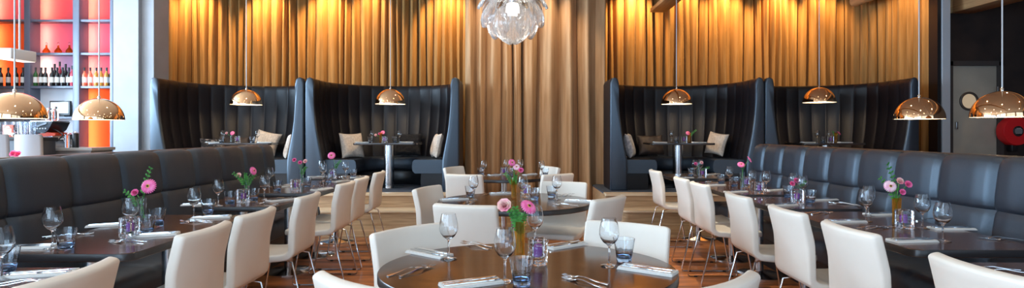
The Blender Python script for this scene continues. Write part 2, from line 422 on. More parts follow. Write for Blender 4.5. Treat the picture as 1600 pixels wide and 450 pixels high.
# ------------------------------------------------------------------ cushions
def cushion(name, loc, w, h, th, rot, m, label, fuzzy=False):
    rnd = random.Random(int(abs(loc[0]) * 1000))
    def prof(u, v):
        x = u * 2 - 1; y = v * 2 - 1
        pinch = 1 - .10 * (1 - abs(x) ** 2) * abs(y) ** 3; pin2 = 1 - .10 * (1 - abs(y) ** 2) * abs(x) ** 3
        t = th * (max(0, (1 - x ** 4)) * max(0, (1 - y ** 4))) ** .45
        return x * w / 2 * pin2, y * h / 2 * pinch, t
    n = 20; mb = MB()
    R = []
    for sgn in (1, -1):
        b = len(mb.v)
        for i in range(n + 1):
            for j in range(n + 1):
                x, y, t = prof(i / n, j / n); wr = .006 * math.sin(x * 30 + y * 17) * (t / th)
                if fuzzy: wr += rnd.uniform(-.012, .014)
                mb.v.append((x, -sgn * (t / 2 + wr), y))
        for i in range(n):
            for j in range(n): a = b + i * (n + 1) + j; mb.f.append((a, a + n + 1, a + n + 2, a + 1))
    o = mb.obj(name, m, None, True, 180); o.location = loc; o.rotation_euler = rot
    tag(o, label, 'cushion', 'booth cushions')
M['c_cream'] = noise_mix(mat('cream_cushion', (.62, .52, .42), .9), (.55, .46, .38), (.72, .62, .52), nscale=40, bump=.2)
M['c_grey'] = noise_mix(mat('grey_cushion', (.42, .42, .44), .9), (.30, .30, .33), (.55, .55, .56), nscale=25, bump=.2)
M['c_dark'] = noise_mix(mat('dark_brown_cushion', (.03, .02, .017), .6), (.018, .012, .012), (.05, .034, .028), nscale=12)
M['c_pat'] = noise_mix(mat('patterned_dark_cushion', (.1, .09, .09), .8), (.02, .02, .024), (.30, .26, .24), nscale=22, lo=.5, hi=.62)
M['c_fur'] = noise_mix(mat('black_fur', (.008, .008, .010), .95), (.004, .004, .006), (.02, .02, .024), nscale=120, bump=.6)
SZ = PZ + .44
cushion('cushion', (BX[0] - .58, 8.66, SZ + .165), .36, .30, .13, (-.25, 0, .55), M['c_pat'], 'dark cushion with pale scrollwork in the booth beside the pillar')
cushion('cushion', (BX[0] - .36, 8.96, SZ + .175), .42, .32, .13, (-.3, 0, .3), M['c_dark'], 'plain black cushion beside the scrollwork cushion')
cushion('cushion', (BX[0] + .12, 8.98, SZ + .235), .42, .38, .14, (-.3, .2, -.1), M['c_cream'], 'cream cushion behind the table in the booth beside the pillar')
cushion('cushion', (BX[0] + .74, 8.42, SZ + .19), .40, .38, .13, (-.22, 0, -1.35), M['c_cream'], 'cream cushion edge against the wing of the booth beside the pillar')
cushion('cushion', (BX[1] - .62, 8.58, SZ + .20), .40, .40, .14, (-.25, 0, .85), M['c_cream'], 'cream square cushion leaning beside the vase of one tall gerbera')
cushion('cushion', (BX[1] + .16, 9.10, SZ + .20), .44, .38, .15, (-.28, 0, 0), M['c_fur'], 'shaggy black fur cushion behind a booth table', True)
cushion('cushion', (BX[1] + .72, 8.46, SZ + .20), .40, .38, .13, (-.22, 0, -1.25), M['c_cream'], 'pale cushion leaning on the booth wing next to the taupe curtain')
cushion('cushion', (BX[2] - .74, 8.46, SZ + .20), .40, .38, .13, (-.22, 0, 1.25), M['c_grey'], 'grey mottled cushion leaning on the wing next to the taupe curtain')
cushion('cushion', (BX[2] - .28, 9.0, SZ + .195), .46, .34, .14, (-.3, 0, .2), M['c_dark'], 'dark brown creased cushion under the third booth table')
cushion('cushion', (BX[2] + .66, 8.62, SZ + .225), .34, .36, .13, (-.25, .15, -.95), M['c_cream'], 'beige cushion leaning in the corner of the third booth')

# ------------------------------------------------------------------ banquettes
def banquette(side, xf, y0, y1, yseam, pitch, label):
    root = thing('banquette', label, 'bench seat', (0, y0, 0))
    X = lambda d: side * (xf + d)              # d grows away from the aisle
    ys = []; y = y0
    n = int((y1 - y0) / .02)
    prof = [(-.01, .40), (-.005, .50), (.0, .60), (.01, .70), (.02, .76), (.026, .785), (.034, .797), (.036, .803), (.028, .812), (.022, .83), (.022, .88), (.03, .95), (.04, 1.02), (.052, 1.07), (.072, 1.097), (.10, 1.108), (.13, 1.108)]
    R = []
    for i in range(n + 1):
        y = (y1 - y0) * i / n
        u = ((y0 + y - yseam) / pitch) % 1; dseam = min(u, 1 - u) * pitch
        g = math.exp(-(dseam / .016) ** 2) * .022 - .020 * min(1, dseam / .12) ** .8
        e = min(1, (y1 - y0 - y) / .06); er = (1 - math.sqrt(max(0, 1 - (1 - e) ** 2))) * .06
        ring = [(X(d + g * (1 if z > .45 else 0) + er), y, z - (g * .5 if z > 1.06 else 0) - er * (1 if z > 1.05 else 0)) for d, z in prof]
        ring += [(X(.15), y, 1.09 - er), (X(.15), y, .40)]
        R.append(ring)
    MB().rings(R).obj('backrest', M['leather'], root, True, 50)
    MB().box(min(X(.15), X(.21)), 0, 0, max(X(.15), X(.21)), y1 - y0, 1.118, .008).obj('back_board', mat('brown_back_board', (.06, .04, .03), .35), root)
    s = []
    for i in range(n + 1):
        y = (y1 - y0) * i / n; u = ((y0 + y - yseam) / pitch) % 1; dseam = min(u, 1 - u) * pitch
        g = math.exp(-(dseam / .015) ** 2) * .012
        s.append([(X(d), y, z - (g if z > .4 else 0)) for d, z in ((.0, .27), (-.44, .27), (-.475, .29), (-.48, .36), (-.47, .42), (-.43, .445), (-.2, .45), (.0, .44))])
    MB().rings(s).obj('seat', M['leather'], root, True, 50)
    MB().box(min(X(-.40), X(.15)), .0, 0, max(X(-.40), X(.15)), y1 - y0, .27).obj('plinth', M['black'], root)
banquette(-1, 2.655, .3, 6.14, 2.925, .425, 'long black leather banquette below the bar')
banquette(1, 2.755, .3, 6.45, 3.21, .425, 'long black leather banquette below the grey porthole door')

# ------------------------------------------------------------------ chairs
def build_chair(bowed=False):
    root = empty('dining_chair')
    path = []
    for k in range(9): path.append((.215 - .33 * k / 8, .438 - .012 * math.sin(PI * k / 8)))
    for k in range(1, 8):
        a = -PI / 2 - (PI / 2 - .13) * k / 7; path.append((-.115 + .065 * math.cos(a), .503 + .065 * math.sin(a)))
    y0, z0 = path[-1]
    for k in range(1, 13): t = k / 12; path.append((y0 - .062 * t - .01 * t * t, z0 + (.819 - z0) * t))
    n = len(path); secs = []
    for i, (y, z) in enumerate(path):
        a, b = path[max(i - 1, 0)], path[min(i + 1, n - 1)]; d = Vector((b[0] - a[0], b[1] - a[1])).normalized(); nn = Vector((-d.y, d.x))
        if i <= 8: w = .385 + .02 * min(1, i / 4)
        else: w = .405
        back = max(0, min(1, (z - .47) / .2)) if i > 12 else 0
        secs.append((y, z, nn, w, back))
    def section(i, th=.046, inset=0., along=0.):
        y, z, nn, w, back = secs[i]
        a, b = path[max(i - 1, 0)], path[min(i + 1, n - 1)]; d = Vector((b[0] - a[0], b[1] - a[1])).normalized()
        P = []
        rr = rrect(w - 2 * inset, th - inset * 1.6, .013, 3); Q = []
        for q in range(len(rr)):
            a_, b_ = rr[q], rr[(q + 1) % len(rr)]; Q.append(a_)
            if abs(b_[0] - a_[0]) > .1: Q += [(a_[0] + (b_[0] - a_[0]) * t_ / 6, a_[1] + (b_[1] - a_[1]) * t_ / 6) for t_ in range(1, 6)]
        for px, pt in Q:
            bow = .035 * (px / .2) ** 2 * back
            P.append((px, y + d.x * along + nn.x * (pt) - (-bow if True else 0) * 1., z + d.y * along + nn.y * pt))
        return P
    k = 13
    def endcaps(lst, i, sign):
        out = []
        for ins, al in ((.0, 0.), (.003, .006), (.008, .010), (.014, .012)): out.append(section(i, inset=ins, along=sign * al))
        return out
    seat = endcaps([], 0, -1)[::-1] + [section(i) for i in range(1, k + 1)]
    back = [section(i) for i in range(k, n - 1)] + endcaps([], n - 1, 1)
    MB().rings(seat).obj('seat', M['cream'], root, True, 50)
    MB().rings(back).obj('backrest', M['cream'], root, True, 50)
    for sx in (-1, 1):
        x = sx * .165
        def arc(p, q, r, m=5):
            return []
        pts = [(x * .8, .02, .418), (x * .95, .10, .395), (x * 1.05, .165, .03), (x * 1.05, .162, .014), (x * 1.05, .148, .007), (x * 1.05, 0, .007), (x * 1.05, -.245, .007), (x * 1.05, -.259, .014), (x * 1.05, -.262, .03), (x * .95, -.165, .40), (x * .8, -.10, .415)]
        lg = MB().tube(pts, .0065, 8).obj('leg', M['chrome'], root)
        for gy in (.10, -.21): MB().box(x * 1.05 - .009, gy, 0, x * 1.05 + .009, gy + .03, .012, .002).obj('floor_glide', M['rubber'], lg)
    return root
cp = proto(build_chair())
def chair(x, y, fx, fy, label, group):          # (x, y): top middle of the back; (fx, fy): the way the chair faces
    l = math.hypot(fx, fy); fx /= l; fy /= l
    place(cp, (x + fx * .225, y + fy * .225, 0), math.atan2(-fx, fy), label, 'chair', group)
ordn = ['first', 'second', 'third', 'fourth', 'fifth', 'sixth', 'seventh']
LY = [5.94, 5.2, 4.68, 3.78, 2.99, 2.475, 1.70]
for i, y in enumerate(LY):
    t = (y - 1.7) / 4.3; chair(-1.37 - .09 * t, y, -1, random.uniform(-.03, .03), 'cream leather chair facing the bar-side banquette, %s from the booth step' % ordn[i], 'chairs along the bar-side tables')
RY = [6.165, 5.14, 4.61, 3.78, 3.08, 2.49, 1.77]
for i, y in enumerate(RY):
    t = (y - 1.7) / 4.4; chair(1.49 + .07 * t, y, 1, random.uniform(-.03, .03), 'cream leather chair facing the door-side banquette, %s from the booth step' % ordn[i], 'chairs along the door-side tables')
gr = 'chairs around the round tables'
for x, y, fx, fy, l in [
    (-.477, 2.47, .68, -.62, 'cream chair across the front round table, back turned towards the bar side'),
    (.525, 2.58, -.5, -.86, 'cream chair across the front round table, behind the single tumbler'),
    (-.455, 1.575, .6, .8, 'cream chair top at the frame bottom, bar side of front round table'),
    (.59, 1.575, -.62, .78, 'cream chair top at the frame bottom, door side of front round table'),
    (-.69, 4.28, .95, -.35, 'beige-fronted cream chair at middle round table, on its bar side'),
    (-.30, 3.24, .3, 1., 'cream chair with its full pale back between front and middle round tables'),
    (.62, 3.60, -.75, .62, 'beige-backed cream chair standing askew at middle round table, door side'),
    (.42, 4.72, -.35, -1, 'cream chair behind middle round table, seat showing under the tabletop'),
    (-.52, 5.55, .35, 1., 'cream chair with pale back turned to us at back round table'),
    (.44, 5.60, -.55, .8, 'beige-backed cream chair before back round table on its door side'),
    (.44, 6.75, -.95, -.5, 'pale cream chair beyond back round table, door side'),
    (-.76, 6.74, .95, -.5, 'beige cream chair beyond back round table, beside the booth wing')]:
    chair(x, y, fx, fy, l, gr)

# ------------------------------------------------------------------ tables
TZ = .738
def leg_set(root, x, y, rb=.26):
    MB().lathe([(.035, .02), (.035, TZ - .034)], 24, (x, y, 0)).obj('leg', M['steel'], root)
    MB().lathe([(rb, .0), (rb, .008), (rb - .012, .013), (.06, .024), (.036, .04)], 40, (x, y, 0)).obj('base_plate', M['chrome'], root)
def rect_table(x0, x1, y0, y1, label, group, m):
    cx, cy, w, d = (x0 + x1) / 2, (y0 + y1) / 2, x1 - x0, y1 - y0
    root = thing('dining_table', label, 'table', (cx, cy, 0), 0, group)
    pts = rrect(w, d, .07, 6)
    a = lambda e: [(p[0] * (1 - 2 * e / w), p[1] * (1 - 2 * e / d)) for p in pts]
    top = MB().rings([[(x, y, z) for x, y in a(e)] for e, z in ((.004, TZ - .036), (0, TZ - .032), (0, TZ - .003), (.002, TZ))]).obj('tabletop', [m, M['edge']], root)
    for p in top.data.polygons:
        if abs(p.normal.z) < .6: p.material_index = 1
    ox = .06 if cx > 0 else -.06
    if d > .95: leg_set(root, ox, -d * .26, .2); leg_set(root, ox, d * .26, .2)
    else: leg_set(root, ox, 0, .2)
    return root
LT = [(1.0, 2.12), (2.35, 3.465), (3.83, 4.36), (4.68, 5.91), (6.1, 6.62)]
RT = [(1.0, 2.2), (2.43, 3.6), (3.73, 4.41), (4.57, 5.75), (6.16, 6.85)]
tn = ['fifth', 'fourth', 'third', 'second', 'first']
LN = ['%s bar-side table from booths' % t for t in tn]; RN = ['%s door-side table from booths' % t for t in tn]
for i, (a, b) in enumerate(LT):
    xi = -1.625 - .018 * i
    rect_table(xi - .62, xi, a, b, 'dark wooden %s table beside the bar-side banquette, %s from the booths' % ('long' if b - a > .9 else 'short', tn[i]), 'bar-side dining tables', M['wood_l'])
for i, (a, b) in enumerate(RT):
    xi = 1.745 + .012 * i
    rect_table(xi, xi + .62, a, b, 'dark wooden %s table beside the door-side banquette, %s from the booths' % ('long' if b - a > .9 else 'short', tn[i]), 'door-side dining tables', M['wood_l'])
def round_table(x, y, rx, ry, label):
    root = thing('round_table', label, 'table', (x, y, 0), 0, 'round dining tables')
    top = MB().lathe([(1 - .008, TZ - .036), (1, TZ - .031), (1, TZ - .004), (1 - .005, TZ)], 96, sx=rx, sy=ry).obj('tabletop', [M['wood'], M['edge']], root)
    for p in top.data.polygons:
        if abs(p.normal.z) < .6: p.material_index = 1
    leg_set(root, 0, 0, .20)
round_table(.047, 2.12, .567, .468, 'dark round table in front, with amber vase and four place settings')
round_table(.0, 4.17, .585, .56, 'dark round table in the middle, between two white-backed chairs')
round_table(-.13, 6.5, .555, .53, 'dark round table at the back, before the taupe curtain')

# ------------------------------------------------------------------ tableware prototypes
def build_wine():
    o = [(.034, 0), (.034, .002), (.020, .005), (.006, .010), (.0042, .02), (.0038, .05), (.0042, .075), (.010, .083), (.024, .093), (.034, .108), (.0385, .124), (.0375, .145), (.033, .168), (.0285, .186)]
    i = [(.0275, .186), (.032, .168), (.0365, .145), (.0375, .124), (.033, .109), (.023, .095), (.008, .087), (.0008, .0855)]
    return MB().lathe(o + i, 24).obj('wine_glass', M['glass'], None, True, 60)
def build_tumbler():
    root = empty('tumbler')
    mb = MB(); n = 36; R = []
    def ring(r, z, fl): return [(r * (1 + fl * math.cos(9 * 2 * PI * k / n)) * math.cos(2 * PI * k / n), r * (1 + fl * math.cos(9 * 2 * PI * k / n)) * math.sin(2 * PI * k / n), z) for k in range(n)]
    for r, z, fl in ((.0310, .018, .02), (.0345, .04, .03), (.0385, .065, .025), (.0425, .085, .0), (.0435, .093, 0), (.0415, .093, 0), (.0365, .06, 0), (.030, .025, 0), (.026, .0185, 0)): R.append(ring(r, z, fl))
    mb.rings(R, True, False, True).obj('glass_wall', M['glass_b'], root, True, 60)
    MB().rings([ring(r, z, fl) for r, z, fl in ((.0275, 0, 0), (.0295, .003, .02), (.0300, .0175, .02))]).obj('glass_base', M['base_b'], root, True, 60)
    return root
def build_candle():
    root = empty('candle_holder')
    mb = MB(); n = 32
    def ring(r, z):
        P = []
        for k in range(n):
            a = 2 * PI * k / n; q = 1 / max(abs(math.cos(a)), abs(math.sin(a))); s = .45 * q + .55
            P.append((r * 1.1 * s * math.cos(a) * (1 + .03 * math.cos(8 * a)), r * 1.1 * s * math.sin(a) * (1 + .03 * math.cos(8 * a)), z * 1.1))
        return P
    R = []
    for z, r in ((0, .030), (.004, .034), (.018, .0345), (.021, .0325), (.024, .0345), (.042, .0345), (.045, .0325), (.048, .0345), (.066, .0345), (.069, .0325), (.072, .0345), (.088, .034), (.092, .031)): R.append(ring(r, z))
    R += [ring(.021, .092), ring(.020, .03)]
    mb.rings(R).obj('glass_block', M['block'], root, True, 35)
    MB().lathe([(.013, .032), (.016, .033), (.016, .076), (.011, .08)], 20).obj('candle', M['purple'], root)
    return root
def build_vase(m):
    return MB().lathe([(.019, 0), (.0215, .003), (.0205, .02), (.0205, .06), (.022, .12), (.0235, .15), (.0215, .15), (.020, .12), (.0188, .06), (.0188, .012), (.002, .011)], 24).obj('flower_vase', m, None, True, 50)
def strip(mb, prof, th):                        # prof: (along, half width, z)
    return mb.rings([[(y0 * 0 + -w, a, z), (w, a, z), (w * .9, a, z + th), (-w * .9, a, z + th)] for a, w, z in prof for y0 in (0,)])
def build_fork():
    mb = MB()
    strip(mb, [(-.095, .0055, .0008), (-.09, .0075, .001), (-.05, .0055, .003), (0, .0032, .010), (.025, .0033, .009), (.035, .006, .006), (.042, .0105, .004), (.056, .0118, .003)], .0018)
    for x in (-.0088, -.003, .003, .0088):
        b = MB(); strip(b, [(.055, .0021, .003), (.075, .0017, .0022), (.092, .0010, .0055)], .0016); b.v = [(vx + x, vy, vz) for vx, vy, vz in b.v]; mb.add(b.v, b.f)
    return mb.obj('fork', M['cutlery'], None, True, 60)
def build_knife():
    mb = MB()
    strip(mb, [(-.10, .006, 0), (-.095, .008, 0), (-.05, .0062, 0), (-.005, .0045, 0), (.0, .006, 0), (.03, .0095, .0008), (.075, .0095, .001), (.095, .005, .001), (.102, .001, .001)], .0035)
    return mb.obj('knife', M['cutlery'], None, True, 60)
def build_napkin():
    mb = MB()
    for z, ox, w, l in ((0, 0, .082, .215), (.0032, -.002, .080, .212), (.0064, -.004, .076, .21)):
        pts = rrect(w, l, .004, 2); mb.rings([[(x + ox, y, z + zz) for x, y in pts] for zz in (0, .0026)])
    return mb.obj('napkin', M['napkin'], None, True, 40)
wine = proto(build_wine()); tumb = proto(build_tumbler()); cand = proto(build_candle())
vase_c = proto(build_vase(M['glass_b'])); vase_a = proto(build_vase(M['amber']))
fork = proto(build_fork()); knife = proto(build_knife()); napk = proto(build_napkin())
# flower heads
def petal_ring(mb, n, r0, r1, w, lift, droop, ph):
    for k in range(n):
        a = 2 * PI * (k + ph) / n; c, s = math.cos(a), math.sin(a)
        row = []
        for t, ww, z in ((0, .35, 0), (.35, .9, lift), (.75, 1., lift * .8), (.93, .7, lift * .4 - droop), (1., .1, -droop)):
            r = r0 + (r1 - r0) * t; h = w * ww
            row.append([(c * r - s * q, s * r + c * q, z + (.0015 if abs(q) < 1e-6 else 0)) for q in (-h, 0, h)])
        b = len(mb.v)
        for R in row: mb.v += R
        for i in range(4):
            for j in range(2): mb.f.append((b + i * 3 + j, b + i * 3 + j + 1, b + i * 3 + j + 4, b + i * 3 + j + 3))
def gerb_mesh(m):
    mb = MB(); petal_ring(mb, 22, .006, .043, .0046, .004, .004, 0); petal_ring(mb, 20, .006, .038, .0046, .007, .0, .5); petal_ring(mb, 16, .005, .022, .003, .009, -.003, .2)
    return mb.mesh('gerbera_petals', m)
gm = {'pink': gerb_mesh(M['pink']), 'pale': gerb_mesh(M['pink_l'])}
dm = [MB().lathe([(.010, .002), (.011, .007), (.008, .010)], 16).mesh('disc', M['disc_y']), MB().lathe([(.006, .008), (.006, .0115), (.003, .0125)], 12).mesh('eye', M['disc_b'])]
def rose_mesh(m):
    mb = MB()
    for lay, (r, z, n, op) in enumerate([(.004, .018, 5, .1), (.010, .015, 6, .3), (.016, .010, 7, .6), (.021, .004, 8, .95)]):
        for k in range(n):
            a0 = 2 * PI * (k + lay * .37) / n
            def fn(u, v, a0=a0, r=r, z=z, n=n, op=op):
                a = a0 + (u - .5) * 2 * PI / n * 1.5; rr = r * (.45 + .75 * v) + .010 * op * v * v + .0016 * math.sin(u * 9)
                return (rr * math.cos(a), rr * math.sin(a), -.010 + v * (.020 + z) * (1 - .25 * op * v) - .004 * (2 * u - 1) ** 2 * v)
            mb.grid(fn, 5, 4)
    return mb.mesh('blossom', m)
rm = {'rose': rose_mesh(M['rose']), 'carn': rose_mesh(M['pink'])}
fcount = [0]
def stem_curve(a, b, bend=.3, n=10):
    a, b = Vector(a), Vector(b); c = Vector((a.x, a.y, a.z + (b.z - a.z) * (1 - bend)))
    return [(a * (1 - t) ** 2 + c * 2 * t * (1 - t) + b * t * t) for t in [k / n for k in range(n + 1)]]
def flower(kind, base, head, label, look=(0, -1, .45), scale=1.):
    base = Vector(base); head = Vector(head)
    nm = {'pink': 'gerbera', 'pale': 'gerbera', 'rose': 'rose', 'carn': 'carnation'}[kind]
    root = thing(nm, label, 'flower', base, 0, 'flowers in the table vases')
    loc = head - base; q = Vector(look).normalized().to_track_quat('Z', 'Y')
    def part(nm2, me):
        o = bpy.data.objects.new(nm2, me); COL.objects.link(o); o.parent = root; o.location = loc; o.rotation_mode = 'QUATERNION'; o.rotation_quaternion = q; o.scale = (scale,) * 3; return o
    if kind in gm:
        p = part('petals', gm[kind]); d = bpy.data.objects.new('disc', dm[0]); COL.objects.link(d); d.parent = p
        e = bpy.data.objects.new('disc_eye', dm[1]); COL.objects.link(e); e.parent = p
    else: part('blossom', rm[kind])
    MB().tube(stem_curve((0, 0, 0), loc - Vector(look).normalized() * .004), .0022, 6).obj('stem', M['green'], root)
def sprig(base, tip, label, leaf=.024, pairs=7, wl=.27):
    base = Vector(base); tip = Vector(tip)
    root = thing('leaf_sprig', label, 'greenery', base, 0, 'greenery in the table vases')
    pts = stem_curve((0, 0, 0), tip - base, .45, 14); MB().tube(pts, .0014, 5).obj('stem', M['green'], root)
    mb = MB()
    for i in range(pairs):
        t = .5 + .5 * i / (pairs - 1) if pairs > 1 else 1.; k = t * 14; j = min(13, int(k)); p = pts[j].lerp(pts[j + 1], k - j); d = (pts[j + 1] - pts[j]).normalized()
        for sg in (-1, 1):
            side = Vector((d.z, 0, -d.x)).normalized() * sg + d * .7 + Vector((0, random.uniform(-.5, .3), 0)); side.normalize()
            ln = leaf * (1.15 - .7 * (t - .5)); wv = side.cross(Vector((0, 1, .2))).normalized()
            def fn(u, v, p=p, side=side, ln=ln, wv=wv):
                return p + side * ln * v + wv * (u - .5) * ln * wl * 2 * math.sin(PI * min(1, .06 + v * .94)) + Vector((0, -.004, .004)) * math.sin(PI * v)
            mb.grid(fn, 2, 5)
    mb.obj('foliage', M['green'], root)

def setting_line(p, q, z):
    a = G(p[0], p[1], z); b = G(q[0], q[1], z)
    return (a[0] + b[0]) / 2, (a[1] + b[1]) / 2, math.atan2(-(b[0] - a[0]), b[1] - a[1])
NEW = []
def lay(tname, z, items, ycap=None):
    vases = 0
    for it in items:
        k = it[0]
        if k in ('wine', 'tumb', 'cand', 'vc', 'va'):
            x, y = G(it[1], it[2], z); lab = it[3]
            sc_ = it[4] if len(it) > 4 and not isinstance(it[4], list) else 1.
            put(k, x, y, z, tname, lab, it[4] if len(it) > 4 and isinstance(it[4], list) else [])
        elif k == 'nap':
            x, y, r = setting_line(it[1], it[2], z); put_nap(x, y, z, r, tname, it[3])
        elif k == 'forks':
            x, y, r = setting_line(it[1], it[2], z); put_forks(x, y, z, r, tname, it[3])
def put(k, x, y, z, tname, lab, fl=()):
    z += .0005
    if k == 'wine': place(wine, (x, y, z), random.random() * 6, 'clear stemmed wine glass on %s, %s' % (tname, lab), 'glass', 'wine glasses')
    elif k == 'tumb': place(tumb, (x, y, z), random.random() * 6, 'short blue-based water tumbler on %s, %s' % (tname, lab), 'glass', 'water tumblers')
    elif k == 'cand': place(cand, (x, y, z), random.uniform(-.3, .3), 'moulded glass tealight holder with purple candle on %s, %s' % (tname, lab), 'candle holder', 'tealight holders')
    else:
        p = vase_a if k == 'va' else vase_c
        place(p, (x, y, z), 0, '%s glass flower vase on %s, %s' % ('amber' if k == 'va' else 'clear', tname, lab), 'vase', 'table vases')
        b = Vector((x, y, z + .014))
        for qi, q in enumerate(fl):
            h = AT(q[1], q[2], y + (q[5] if len(q) > 5 else -.01) + (0, .028, -.028, .045, -.045, .012)[qi % 6])
            # keep the stem inside the vase mouth: start from a point opposite the head
            an = math.atan2(h.y - y, h.x - x) + PI; off = Vector((.0125 * math.cos(an), .0125 * math.sin(an), .002 * qi))
            if q[0] == 'sprig': sprig(b + off, h, '%s on %s' % (q[4], tname))
            else: flower(q[0], b + off, h, '%s on %s' % (q[4], tname), q[6] if len(q) > 6 else (0, -1, .5), q[7] if len(q) > 7 else .8 if q[0] in gm else .6)
def put_nap(x, y, z, r, tname, lab, knives=2):
    place(napk, (x, y, z + .0004), r, 'folded white napkin on %s, %s' % (tname, lab), 'napkin', 'napkins')
    c, s = math.cos(r), math.sin(r)
    for j in range(knives):
        ox = (-.016, .012)[j]; rr = r + (.05, -.03)[j]
        place(knife, (x + c * ox, y + s * ox, z + .0098), rr, '%s knife on napkin, %s, %s' % (('dessert', 'dinner')[j], tname, lab), 'knife', 'knives')
def put_forks(x, y, z, r, tname, lab):
    c, s = math.cos(r), math.sin(r)
    for j in range(2):
        ox = (-.017, .017)[j]; oy = (.0, .02)[j]; rr = r + (-.05, .05)[j]
        place(fork, (x + c * ox - s * oy, y + s * ox + c * oy, z + .0005 + .0012 * j), rr, '%s fork on %s, %s' % (('dessert', 'dinner')[j], tname, lab), 'fork', 'forks')

bnr, bfr, cnr, cfr, ctr = 'bench side near end', 'bench side far end', 'chair side near end', 'chair side far end', 'middle'
# bar side ---------------------------------------------------
lay(LN[0], TZ, [('tumb', 9, 425, bfr), ('wine', 2, 436, bfr), ('nap', (20, 432), (106, 427), cfr), ('forks', (2, 446), (60, 441), cfr)])
lay(LN[1], TZ, [('wine', 82, 388, bnr), ('tumb', 103, 389, bnr), ('nap', (12, 388), (78, 386), bnr), ('forks', (72, 371), (134, 366), bnr),
    ('nap', (146, 354), (198, 351), bfr), ('forks', (240, 380), (165, 378), cnr), ('nap', (204, 370), (278, 366), cnr),
    ('wine', 204, 366, 'beside the vase'), ('cand', 203, 371, ctr), ('tumb', 229, 365, 'before the vase'), ('tumb', 246, 352, 'behind the vase'),
    ('vc', 222, 350, ctr, [('pink', 232, 291, 0, 'large pink gerbera with dark eye in vase', -.03, (.05, -1, .25), 1.0), ('carn', 211, 301, 0, 'small pink carnation in vase', -.02),
                            ('sprig', 236, 264, 0, 'tall curving leaf sprig in vase'), ('sprig', 196, 300, 0, 'low leaf sprig reaching over bench in vase')]),
    ('wine', 303, 342, cfr), ('tumb', 325, 334.5, cfr), ('nap', (298, 342), (362, 339), cfr), ('forks', (340, 347), (280, 347), cfr)])
lay(LN[2], TZ, [('wine', 341, 321.5, 'bench side'), ('nap', (285, 321), (335, 319), 'bench side'), ('tumb', 359, 319, 'bench side'), ('cand', 380, 317, ctr), ('tumb', 396, 314, 'chair side'),
    ('vc', 385, 311, ctr, [('rose', 373, 274, 0, 'pale rose in vase'), ('pink', 396, 267, 0, 'pink gerbera turned sideways in vase', -.01, (.9, -.3, .3)), ('sprig', 366, 272, 0, 'leafy sprig leaning to bench in vase'), ('sprig', 398, 274, 0, 'leafy sprig leaning to aisle in vase'), ('sprig', 384, 272, 0, 'bushy middle sprig in vase')]),
    ('wine', 413, 312, 'chair side'), ('nap', (420, 315), (458, 311), 'chair side'), ('forks', (440, 320), (398, 318), 'chair side')])
lay(LN[3], TZ, [('wine', 421, 292, bnr), ('tumb', 433, 299, bnr), ('nap', (438, 292), (458, 290), bnr), ('cand', 462, 298, ctr), ('tumb', 480, 293, 'beside the vase'),
    ('vc', 471, 288, ctr, [('carn', 460, 250, 0, 'pink carnation over the candle in vase'), ('carn', 469, 254, 0, 'deep pink carnation low in vase'), ('rose', 477, 252, 0, 'pale rose with leaf in vase'), ('sprig', 478, 262, 0, 'small sprig in vase')]),
    ('nap', (488, 298), (518, 294), cnr), ('forks', (500, 290), (482, 293), cnr), ('wine', 505, 283.5, 'booth end'), ('tumb', 513, 286, 'booth end'), ('nap', (520, 285), (545, 282), cfr), ('forks', (515, 288), (500, 285), cfr)])
lay(LN[4], TZ, [('nap', (487, 277), (506, 276), 'bench side'), ('cand', 519, 278.5, ctr), ('vc', 523, 277, ctr, [('pink', 518, 243, 0, 'tall pink gerbera in vase', -.02, (.1, -1, .4), 1.05), ('sprig', 532, 252, 0, 'two-leaf sprig in vase')]),
    ('wine', 540, 278, 'chair side'), ('tumb', 552, 277.5, 'chair side'), ('nap', (551, 278), (568, 275.5), 'chair side'), ('forks', (540, 279), (530, 277), 'chair side'), ('wine', 503, 276, 'bench side')])
# door side ---------------------------------------------------
lay(RN[0], TZ, [('forks', (1598, 425), (1532, 422), cfr)])
lay(RN[1], TZ, [('wine', 1441, 357, 'beside the candle'), ('wine', 1473, 377, cnr), ('cand', 1413, 357, ctr),
    ('va', 1401, 351, ctr, [('pale', 1391, 291, 0, 'large pale pink gerbera in vase', -.03, (-.2, -1, .3), .8), ('carn', 1419, 288, 0, 'deep pink carnation in vase'), ('carn', 1410, 300, 0, 'small low carnation in vase', -.02, (0, -1, .3), .5), ('rose', 1406, 283, 0, 'cream rose in vase', .02), ('sprig', 1387, 258, 0, 'tall fern sprig in vase'), ('sprig', 1376, 280, 0, 'low fern sprig in vase')]),
    ('nap', (1388, 378), (1462, 376), cnr), ('nap', (1452, 358), (1522, 358), bnr), ('forks', (1600, 375), (1542, 374), bnr), ('forks', (1338, 358), (1392, 355), cnr),
    ('nap', (1287, 347), (1356, 346), cfr), ('wine', 1353, 346, cfr), ('wine', 1357, 337, bfr), ('nap', (1362, 336), (1394, 335), bfr), ('forks', (1256, 335), (1298, 332), cfr), ('forks', (1425, 345), (1458, 343), bfr)])
lay(RN[2], TZ, [('nap', (1268, 313), (1304, 312), 'bench side'), ('forks', (1342, 321), (1302, 318), 'bench side'), ('nap', (1198, 322), (1246, 320), 'chair side'), ('tumb', 1232, 309, 'chair side'),
    ('wine', 1254, 312, 'bench side'), ('tumb', 1266, 317, 'bench side'), ('cand', 1246, 318, ctr), ('vc', 1250, 309, ctr, [('carn', 1238, 287, 0, 'pink carnation leaning to aisle in vase'), ('carn', 1244, 282, 0, 'upper pink carnation in vase'), ('sprig', 1258, 284, 0, 'small sprig in vase')]),
    ('forks', (1180, 312), (1212, 309), 'chair side'), ('wine', 1240, 306, 'chair side')])
